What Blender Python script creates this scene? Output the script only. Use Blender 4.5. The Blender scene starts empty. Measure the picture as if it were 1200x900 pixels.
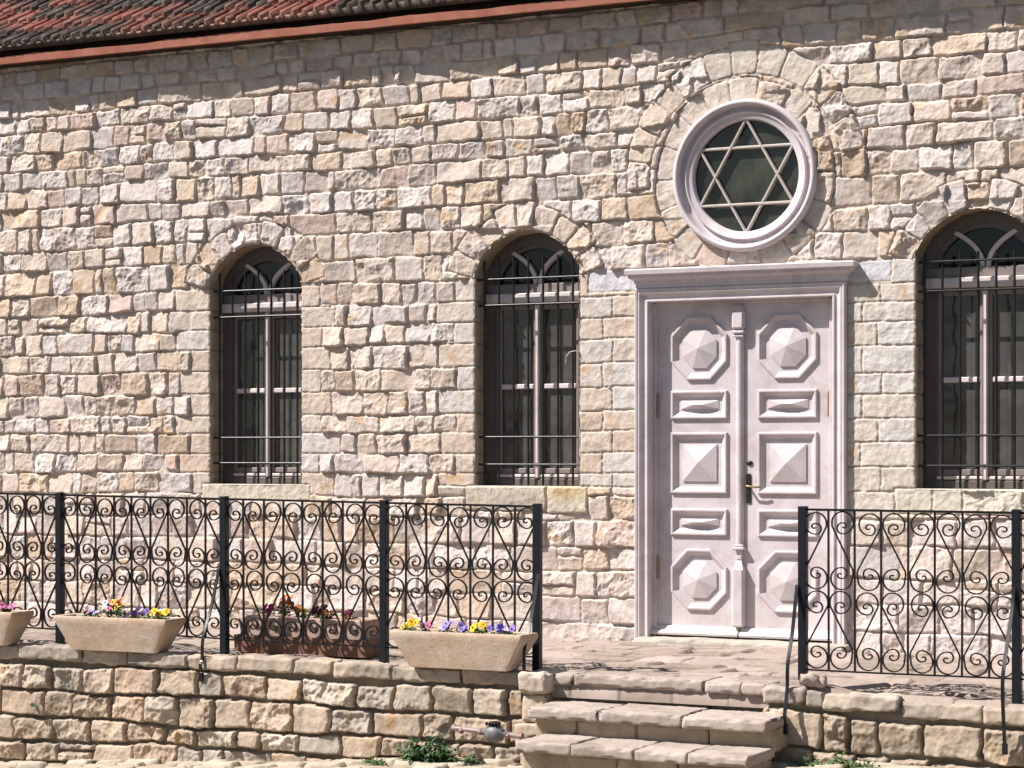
import bpy, math, random
import numpy as np
from mathutils import Vector

# ------------------------------------------------------------------ camera, sky, sun, exposure
scene = bpy.context.scene
COL = scene.collection
rnd = random.Random(7)
rng = np.random.default_rng(11)

cam = bpy.data.cameras.new('camera')
camo = bpy.data.objects.new('camera', cam)
COL.objects.link(camo)
YAW = math.atan(.5)
camo.location = (5.68, -15.1, 1.375)
camo.rotation_euler = (math.radians(90), 0, YAW)
cam.sensor_width = 36.0
cam.lens = 36.0 * 2600 / 1200
cam.shift_y = 84 / 1200
cam.clip_end = 3000
scene.camera = camo

SUN = Vector((1.0, .76, -1.50)).normalized()          # direction the light travels
world = bpy.data.worlds.new('World')
scene.world = world
world.use_nodes = True
wn = world.node_tree
sky = wn.nodes.new('ShaderNodeTexSky')
sky.sky_type = 'NISHITA'
sky.sun_disc = False
sky.sun_elevation = math.asin(-SUN.z)
sky.sun_rotation = math.atan2(-SUN.x, -SUN.y)
sky.dust_density = 1.2
wn.links.new(sky.outputs[0], wn.nodes['Background'].inputs[0])
wn.nodes['Background'].inputs[1].default_value = .05

sl = bpy.data.lights.new('sun', 'SUN')
sl.energy = 5.0
sl.angle = math.radians(.53)
sl.color = (1.0, .94, .895)
slo = bpy.data.objects.new('sun', sl)
slo.rotation_euler = SUN.to_track_quat('-Z', 'Y').to_euler()
slo.location = (-8, -8, 14)
COL.objects.link(slo)

vs = scene.view_settings
vs.view_transform = 'Standard'
vs.look = 'None'
vs.exposure = .77
vs.gamma = 1.0
vs.use_curve_mapping = False

# ------------------------------------------------------------------ numpy noise
def _h(ix, iy, iz, seed):
    n = (ix.astype(np.int64) * 374761393 + iy.astype(np.int64) * 668265263 + iz * 1274126177 + seed * 974634677) & 0xffffffff
    n = ((n ^ (n >> 13)) * 1274126177) & 0xffffffff
    n = n ^ (n >> 16)
    return (n & 0xffffff) / float(0x1000000)

def noise2(x, y, seed=0):
    x = np.asarray(x, float); y = np.asarray(y, float)
    ix = np.floor(x); iy = np.floor(y)
    fx = x - ix; fy = y - iy
    ix = ix.astype(np.int64); iy = iy.astype(np.int64)
    u = fx*fx*fx*(fx*(fx*6-15)+10); v = fy*fy*fy*(fy*(fy*6-15)+10)
    def g(dx, dy):
        a = _h(ix+dx, iy+dy, 0, seed) * 6.2831853
        return np.cos(a)*(fx-dx) + np.sin(a)*(fy-dy)
    a = g(0, 0); b = g(1, 0); c = g(0, 1); d = g(1, 1)
    return 1.45 * ((a + u*(b-a)) * (1-v) + (c + u*(d-c)) * v)

def noise3(x, y, z, seed=0):
    ix = np.floor(x); iy = np.floor(y); iz = np.floor(z)
    fx = x-ix; fy = y-iy; fz = z-iz
    ix = ix.astype(np.int64); iy = iy.astype(np.int64); iz = iz.astype(np.int64)
    u = fx*fx*(3-2*fx); v = fy*fy*(3-2*fy); w = fz*fz*(3-2*fz)
    r = 0
    for dx in (0, 1):
        for dy in (0, 1):
            for dz in (0, 1):
                k = _h(ix+dx, iy+dy, iz+dz, seed)*2-1
                r = r + k*(u if dx else 1-u)*(v if dy else 1-v)*(w if dz else 1-w)
    return r

def ridged(x, y, seed=0):
    return 1 - 2*np.abs(noise2(x, y, seed))

def chips(x, y, seed, k=.55, g=.45, lo=.0, hi=.55):
    """hewn stone: scoops meeting in sharp ridges (lower envelope of tilted bowls), in cell units"""
    ix = np.floor(x).astype(np.int64); iy = np.floor(y).astype(np.int64)
    best = np.full(np.shape(x), 9.)
    for dx in (-1, 0, 1):
        for dy in (-1, 0, 1):
            jx = ix+dx; jy = iy+dy
            ex = x-(jx+_h(jx, jy, 1, seed)); ey = y-(jy+_h(jx, jy, 2, seed))
            a = _h(jx, jy, 3, seed)*6.2832; m = g*_h(jx, jy, 4, seed)
            v = lo+(hi-lo)*_h(jx, jy, 5, seed)+m*(np.cos(a)*ex+np.sin(a)*ey)+k*(ex*ex+ey*ey)
            best = np.minimum(best, v)
    return best

def sstep(a, b, x):
    t = np.clip((x-a)/(b-a), 0, 1)
    return t*t*(3-2*t)

# ------------------------------------------------------------------ object helpers
def link(name, me, mat=None, parent=None, loc=None):
    o = bpy.data.objects.new(name, me)
    COL.objects.link(o)
    if mat is not None and me is not None:
        me.materials.append(mat)
    if parent is not None:
        o.parent = parent
    if loc is not None:
        o.location = loc
    return o

def thing(name, label, cat, loc=(0, 0, 0), group=None):
    o = bpy.data.objects.new(name, None)
    o.empty_display_size = .1
    o.location = loc
    COL.objects.link(o)
    return tag(o, label, cat, group)

def tag(o, label, cat, group=None):
    o['label'] = label
    o['category'] = cat
    if group:
        o['group'] = group
    return o

def structure(o):
    o['kind'] = 'structure'
    return o

def np_mesh(name, P, F, col=None, smooth=True):
    P = np.ascontiguousarray(P, np.float32).reshape(-1, 3)
    F = np.ascontiguousarray(F, np.int32)
    me = bpy.data.meshes.new(name)
    me.vertices.add(len(P)); me.vertices.foreach_set('co', P.ravel())
    k = F.shape[1]
    me.loops.add(F.size); me.loops.foreach_set('vertex_index', F.ravel())
    me.polygons.add(len(F))
    me.polygons.foreach_set('loop_start', np.arange(0, F.size, k, dtype=np.int32))
    me.polygons.foreach_set('loop_total', np.full(len(F), k, np.int32))
    if smooth:
        me.polygons.foreach_set('use_smooth', np.ones(len(F), bool))
    if col is not None:
        c = np.ones((len(P), 4), np.float32); c[:, :3] = np.asarray(col).reshape(-1, 3)
        at = me.color_attributes.new('tint', 'FLOAT_COLOR', 'POINT')
        at.data.foreach_set('color', c.ravel())
    me.update(calc_edges=True)
    me.validate()
    return me

def grid_faces(m, n, keep=None, flip=False):
    idx = np.arange(m*n).reshape(m, n)
    q = np.stack([idx[:-1, :-1], idx[1:, :-1], idx[1:, 1:], idx[:-1, 1:]], -1)
    if flip:
        q = q[..., ::-1]
    if keep is not None:
        q = q[keep]
    return q.reshape(-1, 4)

class MB:
    """collects faces of one mesh"""
    def __init__(s):
        s.v = []; s.f = []
    def add(s, vs, fs):
        b = len(s.v)
        s.v += [tuple(v) for v in vs]
        s.f += [tuple(i+b for i in f) for f in fs]
        return s
    def box(s, x0, x1, y0, y1, z0, z1, bev=0.0):
        if bev <= 0:
            vs = [(x, y, z) for x in (x0, x1) for y in (y0, y1) for z in (z0, z1)]
            return s.add(vs, [(0, 1, 3, 2), (4, 6, 7, 5), (0, 4, 5, 1), (2, 3, 7, 6), (0, 2, 6, 4), (1, 5, 7, 3)])
        b = bev
        vs = []; ix = {}
        xs = (x0, x1); ys = (y0, y1); zs = (z0, z1)
        for i in (0, 1):
            for j in (0, 1):
                for k in (0, 1):
                    sx, sy, sz = (1-2*i), (1-2*j), (1-2*k)
                    for a in range(3):
                        p = [xs[i]+sx*b, ys[j]+sy*b, zs[k]+sz*b]
                        p[a] = (xs[i], ys[j], zs[k])[a]
                        ix[i, j, k, a] = len(vs); vs.append(p)
        fs = []
        for i in (0, 1):
            fs.append([ix[i, j, k, 0] for j, k in ((0, 0), (0, 1), (1, 1), (1, 0))][::1 if i == 0 else -1])
            fs.append([ix[j, i, k, 1] for j, k in ((0, 0), (1, 0), (1, 1), (0, 1))][::1 if i == 0 else -1])
            fs.append([ix[j, k, i, 2] for j, k in ((0, 0), (0, 1), (1, 1), (1, 0))][::1 if i == 0 else -1])
        for i in (0, 1):
            for j in (0, 1):
                fs.append([ix[i, j, 0, 0], ix[i, j, 1, 0], ix[i, j, 1, 1], ix[i, j, 0, 1]])
                fs.append([ix[i, 0, j, 0], ix[i, 1, j, 0], ix[i, 1, j, 2], ix[i, 0, j, 2]])
                fs.append([ix[0, i, j, 1], ix[1, i, j, 1], ix[1, i, j, 2], ix[0, i, j, 2]])
                for k in (0, 1):
                    fs.append([ix[i, j, k, 0], ix[i, j, k, 1], ix[i, j, k, 2]])
        return s.add(vs, fs)
    def tube(s, pts, r, n=6, closed=False):
        pts = [Vector(p) for p in pts]
        m = len(pts)
        rr = r if isinstance(r, (list, tuple)) else [r]*m
        up = None; vs = []
        for i, p in enumerate(pts):
            a = pts[i-1] if (i > 0 or closed) else p
            c = pts[(i+1) % m] if (i < m-1 or closed) else p
            t = (c-a).normalized()
            if up is None:
                up = Vector((0, 1, 0)) if abs(t.y) < .9 else Vector((1, 0, 0))
            sd = t.cross(up).normalized(); up = sd.cross(t).normalized()
            for k in range(n):
                an = 2*math.pi*k/n
                vs.append(p + sd*math.cos(an)*rr[i] + up*math.sin(an)*rr[i])
        fs = []
        for i in range(m if closed else m-1):
            j = (i+1) % m
            for k in range(n):
                fs.append((i*n+k, i*n+(k+1) % n, j*n+(k+1) % n, j*n+k))
        if not closed:
            fs.append(tuple(range(n))[::-1]); fs.append(tuple((m-1)*n+k for k in range(n)))
        return s.add(vs, fs)
    def strap(s, pts, tw, dp, y0, closed=False):
        """flat bar along a planar curve (x,z); tw thickness in plane, dp depth in y about y0"""
        m = len(pts); P = [Vector((p[0], p[1])) for p in pts]
        vs = []
        for i, p in enumerate(P):
            a = P[i-1] if (i > 0 or closed) else p
            c = P[(i+1) % m] if (i < m-1 or closed) else p
            t = (c-a)
            if t.length < 1e-9: t = Vector((1, 0))
            t.normalize(); nn = Vector((-t.y, t.x))*tw/2
            for q, y in ((p+nn, y0-dp/2), (p+nn, y0+dp/2), (p-nn, y0+dp/2), (p-nn, y0-dp/2)):
                vs.append((q.x, y, q.y))
        fs = []
        for i in range(m if closed else m-1):
            j = (i+1) % m
            for k in range(4):
                fs.append((i*4+k, i*4+(k+1) % 4, j*4+(k+1) % 4, j*4+k))
        if not closed:
            fs += [(3, 2, 1, 0), tuple((m-1)*4+k for k in range(4))]
        return s.add(vs, fs)
    def loft(s, loops, cap0=False, cap1=False):
        n = len(loops[0]); vs = [p for l in loops for p in l]; fs = []
        for i in range(len(loops)-1):
            for k in range(n):
                fs.append((i*n+k, i*n+(k+1) % n, (i+1)*n+(k+1) % n, (i+1)*n+k))
        if cap0: fs.append(tuple(range(n))[::-1])
        if cap1: fs.append(tuple((len(loops)-1)*n+k for k in range(n)))
        return s.add(vs, fs)
    def build(s, name, mat, parent=None, smooth=False, angle=None):
        me = bpy.data.meshes.new(name)
        me.from_pydata(s.v, [], s.f)
        import bmesh
        bm = bmesh.new(); bm.from_mesh(me)
        bmesh.ops.recalc_face_normals(bm, faces=bm.faces)
        if smooth and angle:
            for e in bm.edges:
                if len(e.link_faces) == 2 and e.calc_face_angle(0) > math.radians(angle):
                    e.smooth = False
        for f in bm.faces: f.smooth = smooth
        bm.to_mesh(me); bm.free()
        return link(name, me, mat, parent)

def offset_poly(poly, d, closed=True):
    """inward offset (d>0 = to the left of a counter-clockwise outline)"""
    n = len(poly); out = []
    P = [Vector(p) for p in poly]
    for i in range(n):
        p = P[i]
        if closed or 0 < i < n-1:
            a = (p-P[i-1]).normalized(); b = (P[(i+1) % n]-p).normalized()
            na = Vector((-a.y, a.x)); nb = Vector((-b.y, b.x))
            m = (na+nb); m = m/ (1+na.dot(nb)) if (1+na.dot(nb)) > 1e-6 else na
        else:
            a = (P[1]-p).normalized() if i == 0 else (p-P[i-1]).normalized()
            m = Vector((-a.y, a.x))
        out.append(p+m*d)
    return out

def rough_box(x0, x1, y0, y1, z0, z1, res=.02, r=.02, amp=.008, freq=9, seed=0, fine=.002, chip=.03):
    """a worn block of stone: rounded edges and noise, returns points and quads"""
    def ax(a, b):
        n = max(2, int(round((b-a)/res))+1)
        return np.linspace(a, b, n)
    X, Y, Z = ax(x0, x1), ax(y0, y1), ax(z0, z1)
    Ps = []; Fs = []; base = 0
    for (A, B, c, axis) in ((Y, Z, x0, 0), (Y, Z, x1, 0), (X, Z, y0, 1), (X, Z, y1, 1), (X, Y, z0, 2), (X, Y, z1, 2)):
        a, b = np.meshgrid(A, B, indexing='ij')
        cc = np.full_like(a, c)
        p = {0: (cc, a, b), 1: (a, cc, b), 2: (a, b, cc)}[axis]
        Ps.append(np.stack(p, -1).reshape(-1, 3))
        fl = (axis == 1) ^ (c in (x0, y0, z0) and c == {0: x0, 1: y0, 2: z0}[axis])
        Fs.append(grid_faces(len(A), len(B), flip=fl)+base); base += a.size
    P = np.concatenate(Ps); F = np.concatenate(Fs)
    key, inv = np.unique(np.round(P, 5), axis=0, return_inverse=True)
    F = inv.reshape(-1)[F]; P = key
    r = min(r, (x1-x0)/2.01, (y1-y0)/2.01, (z1-z0)/2.01)
    lo = np.array([x0+r, y0+r, z0+r]); hi = np.array([x1-r, y1-r, z1-r])
    q = np.clip(P, lo, hi); d = P-q; ln = np.linalg.norm(d, axis=1, keepdims=True)
    nrm = d/np.maximum(ln, 1e-9)
    s = seed*13.7
    n = noise3(P[:, 0]*freq+s, P[:, 1]*freq, P[:, 2]*freq, seed)*.65 + noise3(P[:, 0]*freq*2.7+s, P[:, 1]*freq*2.7, P[:, 2]*freq*2.7, seed+1)*.35
    nf = noise3(P[:, 0]*55+s, P[:, 1]*55, P[:, 2]*55, seed+2)
    ed = (np.abs(d) > r*.3).sum(1) >= 2
    ch = np.maximum(0, noise3(P[:, 0]*17+s, P[:, 1]*17, P[:, 2]*17, seed+5)-.05)*chip*ed
    return q+nrm*(r+(n*amp+nf*fine-ch)[:, None]), F

class NB:
    """several rough blocks in one numpy mesh"""
    def __init__(s): s.P = []; s.F = []; s.C = []; s.n = 0
    def add(s, P, F, c=None):
        s.P.append(P); s.F.append(F+s.n); s.n += len(P)
        s.C.append(np.tile(np.array(c if c is not None else (.5, .45, .4)), (len(P), 1)) if (c is None or np.ndim(c) == 1) else c)
    def build(s, name, mat, parent=None):
        return link(name, np_mesh(name, np.concatenate(s.P), np.concatenate(s.F), np.concatenate(s.C)), mat, parent)

# ------------------------------------------------------------------ materials
def mat_base(name):
    m = bpy.data.materials.new(name); m.use_nodes = True
    nt = m.node_tree
    return m, nt, nt.nodes['Principled BSDF']

def nz(nt, scale, detail=4, rough=.6, dist=0.0, vec=None):
    n = nt.nodes.new('ShaderNodeTexNoise')
    n.inputs['Scale'].default_value = scale; n.inputs['Detail'].default_value = detail
    n.inputs['Roughness'].default_value = rough; n.inputs['Distortion'].default_value = dist
    if vec is not None: nt.links.new(vec, n.inputs['Vector'])
    return n

def ramp(nt, fac, stops):
    r = nt.nodes.new('ShaderNodeValToRGB')
    e = r.color_ramp.elements
    while len(e) < len(stops): e.new(.5)
    for el, (p, c) in zip(e, stops):
        el.position = p; el.color = (*c, 1) if len(c) == 3 else c
    nt.links.new(fac, r.inputs[0])
    return r

def mix(nt, a, b, fac, mode='MIX'):
    n = nt.nodes.new('ShaderNodeMix'); n.data_type = 'RGBA'; n.blend_type = mode
    for s, v in ((n.inputs[0], fac), (n.inputs[6], a), (n.inputs[7], b)):
        if hasattr(v, 'is_linked') or hasattr(v, 'links'): nt.links.new(v, s)
        elif isinstance(v, (int, float)): s.default_value = v
        else: s.default_value = (*v, 1)
    return n.outputs[2]

def obj_vec(nt):
    return nt.nodes.new('ShaderNodeTexCoord').outputs['Object']

def stone_mat(name, scale=1.0, bump=.35, mott=.35, rough=.92, spots=True):
    m, nt, b = mat_base(name)
    a = nt.nodes.new('ShaderNodeAttribute'); a.attribute_name = 'tint'
    v = obj_vec(nt)
    n1 = nz(nt, 9*scale, 6, .65, .4, v)
    r1 = ramp(nt, n1.outputs[0], [(.25, (1-mott, 1-mott*1.05, 1-mott*1.15)), (.5, (.97, .97, .97)), (.78, (1.1, 1.1, 1.1))])
    c = mix(nt, a.outputs['Color'], r1.outputs[0], 1.0, 'MULTIPLY')
    if spots:
        n2 = nz(nt, 48*scale, 3, .6, 0, v)
        r2 = ramp(nt, n2.outputs[0], [(.30, (.72, .66, .60)), (.40, (1, 1, 1))])
        c = mix(nt, c, r2.outputs[0], .4, 'MULTIPLY')
    nt.links.new(c, b.inputs['Base Color'])
    b.inputs['Roughness'].default_value = rough
    b.inputs['Specular IOR Level'].default_value = .2
    n3 = nz(nt, 130*scale, 5, .7, 0, v)
    n4 = nz(nt, 46*scale, 4, .75, 1.2, v)
    b4 = nt.nodes.new('ShaderNodeBump'); b4.inputs['Strength'].default_value = min(1, bump*.7); b4.inputs['Distance'].default_value = .014
    nt.links.new(n4.outputs[0], b4.inputs['Height'])
    bp = nt.nodes.new('ShaderNodeBump'); bp.inputs['Strength'].default_value = bump; bp.inputs['Distance'].default_value = .006
    nt.links.new(n3.outputs[0], bp.inputs['Height']); nt.links.new(b4.outputs[0], bp.inputs['Normal']); nt.links.new(bp.outputs[0], b.inputs['Normal'])
    return m

def paint_mat(name, col, rough=.5, dirt=(.30, .25, .22), amount=.5, bump=.08):
    m, nt, b = mat_base(name)
    v = obj_vec(nt)
    n1 = nz(nt, 3.5, 8, .72, .6, v)
    r1 = ramp(nt, n1.outputs[0], [(.34, (.80, .78, .76)), (.56, (1.03, 1.03, 1.03))])
    c = mix(nt, col, r1.outputs[0], 1.0, 'MULTIPLY')
    mp = nt.nodes.new('ShaderNodeMapping'); mp.inputs['Scale'].default_value = (34, 34, 7)
    nt.links.new(v, mp.inputs['Vector'])
    n2 = nz(nt, 1.6, 6, .75, .2, mp.outputs[0])
    r2 = ramp(nt, n2.outputs[0], [(.655, (0, 0, 0)), (.72, (1, 1, 1))])
    mu = nt.nodes.new('ShaderNodeMath'); mu.operation = 'MULTIPLY'; mu.inputs[1].default_value = amount
    nt.links.new(r2.outputs[0], mu.inputs[0])
    c = mix(nt, c, dirt, mu.outputs[0])
    nt.links.new(c, b.inputs['Base Color'])
    b.inputs['Roughness'].default_value = rough
    n3 = nz(nt, 60, 4, .7, 0, v)
    bp = nt.nodes.new('ShaderNodeBump'); bp.inputs['Strength'].default_value = bump; bp.inputs['Distance'].default_value = .004
    nt.links.new(n3.outputs[0], bp.inputs['Height']); nt.links.new(bp.outputs[0], b.inputs['Normal'])
    return m

def plain_mat(name, c1, c2, scale=12, rough=.6, metal=0.0, bump=.15, spec=.5):
    m, nt, b = mat_base(name)
    v = obj_vec(nt)
    n1 = nz(nt, scale, 6, .65, .3, v)
    r1 = ramp(nt, n1.outputs[0], [(.3, c1), (.7, c2)])
    nt.links.new(r1.outputs[0], b.inputs['Base Color'])
    b.inputs['Roughness'].default_value = rough; b.inputs['Metallic'].default_value = metal
    b.inputs['Specular IOR Level'].default_value = spec
    n3 = nz(nt, scale*8, 3, .6, 0, v)
    bp = nt.nodes.new('ShaderNodeBump'); bp.inputs['Strength'].default_value = bump; bp.inputs['Distance'].default_value = .004
    nt.links.new(n3.outputs[0], bp.inputs['Height']); nt.links.new(bp.outputs[0], b.inputs['Normal'])
    return m

M_STONE = stone_mat('limestone')
M_BLOCK = stone_mat('worn_limestone', .8, .4, .45)
M_PAVE = stone_mat('paving_stone', .6, .25, .28)
M_DOOR = paint_mat('mauve_white_paint', (.565, .51, .52), .5, (.22, .16, .13), .9)
M_FRAME = paint_mat('pale_window_paint', (.66, .585, .57), .5, (.22, .18, .15), .5)
M_RING = paint_mat('ring_paint', (.60, .54, .555), .5, (.22, .16, .13), .7)
M_STAR = paint_mat('star_paint', (.50, .445, .41), .5, (.22, .16, .13), .7)
M_JAMB = paint_mat('shade_toned_frame_paint', (.125, .105, .095), .55, (.15, .11, .09), .6)  # window paint darkened: shade of the deep opening painted into the frame colour
M_SASH = paint_mat('shade_toned_sash_paint', (.24, .20, .19), .5, (.2, .16, .13), .5)  # same paint in a shaded tone for sash stiles and fanlight rail
M_IRON = plain_mat('black_iron', (.004, .004, .005), (.012, .009, .008), 30, .5, .0, .2, .25)
M_POST = plain_mat('blue_black_iron', (.004, .006, .010), (.010, .012, .016), 20, .45, .0, .12, .3)
M_GRILLE = plain_mat('grille_iron', (.010, .011, .013), (.022, .022, .025), 30, .32, .35, .1, .6)
M_STRAP = plain_mat('worn_black_strap', (.006, .007, .009), (.02, .02, .023), 25, .28, .2, .1)
def clay_mat(name, c1, c2, c3, st):
    m, nt, b = mat_base(name)
    v = obj_vec(nt)
    r1 = ramp(nt, nz(nt, 5, 6, .7, .8, v).outputs[0], [(.32, c1), (.5, c2), (.64, c3)])
    mp = nt.nodes.new('ShaderNodeMapping'); mp.inputs['Scale'].default_value = (2.2, 3, 11)
    nt.links.new(v, mp.inputs['Vector'])
    r2 = ramp(nt, nz(nt, 1.7, 6, .7, .5, mp.outputs[0]).outputs[0], [(.50, (0, 0, 0)), (.70, (.65, .65, .65))])
    c = mix(nt, r1.outputs[0], st, r2.outputs[0])
    r3 = ramp(nt, nz(nt, 38, 5, .75, 0, v).outputs[0], [(.28, (.58, .52, .46)), (.45, (1, 1, 1))])
    c = mix(nt, c, r3.outputs[0], .8, 'MULTIPLY')
    nt.links.new(c, b.inputs['Base Color']); b.inputs['Roughness'].default_value = .88; b.inputs['Specular IOR Level'].default_value = .2
    bp = nt.nodes.new('ShaderNodeBump'); bp.inputs['Strength'].default_value = .5; bp.inputs['Distance'].default_value = .006
    nt.links.new(nz(nt, 45, 6, .75, 0, v).outputs[0], bp.inputs['Height']); nt.links.new(bp.outputs[0], b.inputs['Normal'])
    return m
M_TERRA = clay_mat('pale_clay', (.44, .31, .205), (.52, .395, .29), (.57, .46, .37), (.56, .52, .49))
M_TERRA2 = clay_mat('pink_clay', (.40, .25, .19), (.48, .33, .27), (.52, .38, .31), (.48, .42, .38))
M_RUST = plain_mat('rusty_sheet', (.15, .075, .05), (.25, .14, .10), 9, .7, 0, .3, .3)
M_SOIL = plain_mat('soil', (.045, .03, .02), (.09, .065, .045), 40, .95, 0, .6, .1)
M_BRASS = plain_mat('brass', (.30, .22, .09), (.42, .32, .15), 30, .3, .9, .05)
M_DARKPL = plain_mat('bronze_plate', (.02, .017, .012), (.05, .04, .025), 30, .4, .5, .05)
M_FASCIA = plain_mat('red_fascia', (.33, .115, .075), (.45, .19, .13), 6, .8, 0, .4, .2)
M_SOFFIT = plain_mat('dark_eave_board', (.03, .02, .016), (.06, .04, .03), 8, .9, 0, .3, .1)
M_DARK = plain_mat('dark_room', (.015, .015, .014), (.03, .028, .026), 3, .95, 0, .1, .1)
M_CURTAIN = plain_mat('grey_blind', (.07, .07, .065), (.12, .115, .105), 4, .9, 0, .1, .1)
M_METER = plain_mat('grey_meter_plastic', (.10, .10, .105), (.17, .17, .18), 20, .5, 0, .1)
M_PIPE = plain_mat('pinkish_copper_pipe', (.20, .15, .13), (.30, .25, .225), 30, .5, .0, .1)

def glass_mat(name, col, rough=.05, wave=.25, scale=5.0, trans=.55, spread=1.9):
    m, nt, b = mat_base(name)
    v = obj_vec(nt)
    n1 = nz(nt, 2.5, 5, .7, .3, v)
    r1 = ramp(nt, n1.outputs[0], [(.35, col), (.7, tuple(c*spread for c in col))])
    nt.links.new(r1.outputs[0], b.inputs['Base Color'])
    b.inputs['Roughness'].default_value = rough
    b.inputs['IOR'].default_value = 1.5
    mp = nt.nodes.new('ShaderNodeMapping'); mp.inputs['Scale'].default_value = (1.0, 1, .8)
    nt.links.new(v, mp.inputs['Vector'])
    n3 = nz(nt, scale, 1, .4, .6, mp.outputs[0])
    bp = nt.nodes.new('ShaderNodeBump'); bp.inputs['Strength'].default_value = wave; bp.inputs['Distance'].default_value = .02
    nt.links.new(n3.outputs[0], bp.inputs['Height']); nt.links.new(bp.outputs[0], b.inputs['Normal'])
    tr = nt.nodes.new('ShaderNodeBsdfTransparent'); tr.inputs[0].default_value = (.9, .93, .9, 1)
    mx = nt.nodes.new('ShaderNodeMixShader'); mx.inputs[0].default_value = trans
    nt.links.new(b.outputs[0], mx.inputs[1]); nt.links.new(tr.outputs[0], mx.inputs[2])
    nt.links.new(mx.outputs[0], nt.nodes['Material Output'].inputs[0])
    return m

M_GLASS = glass_mat('old_wavy_glass', (.062, .060, .057), .05, .5, 5.0, .22)
M_FANGLASS = glass_mat('dark_fanlight_glass', (.006, .006, .006), .10, .3, 5.0, .3)
M_ROUNDGLASS = glass_mat('dusty_green_glass', (.014, .0155, .011), .16, .25, 6.0, .0, 4.0)

# ------------------------------------------------------------------ coursed stonework as a height field
PAL = np.array([(.59, .53, .495), (.575, .50, .45), (.575, .49, .42), (.555, .45, .365), (.545, .44, .395), (.55, .505, .49), (.50, .395, .31)])
PAL = PAL.mean(1, keepdims=True)+(PAL-PAL.mean(1, keepdims=True))*1.12+np.array([.006, .004, -.002])
PALW = np.array([.32, .30, .20, .06, .04, .06, .02])
PAL2 = np.array([(.45, .345, .25), (.49, .39, .295), (.40, .305, .22), (.50, .42, .34), (.37, .315, .26), (.46, .335, .24)])
PAL2 = PAL2.mean(1, keepdims=True)+(PAL2-PAL2.mean(1, keepdims=True))*1.0+.03
PALW2 = np.array([.25, .25, .15, .15, .1, .1])

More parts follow.
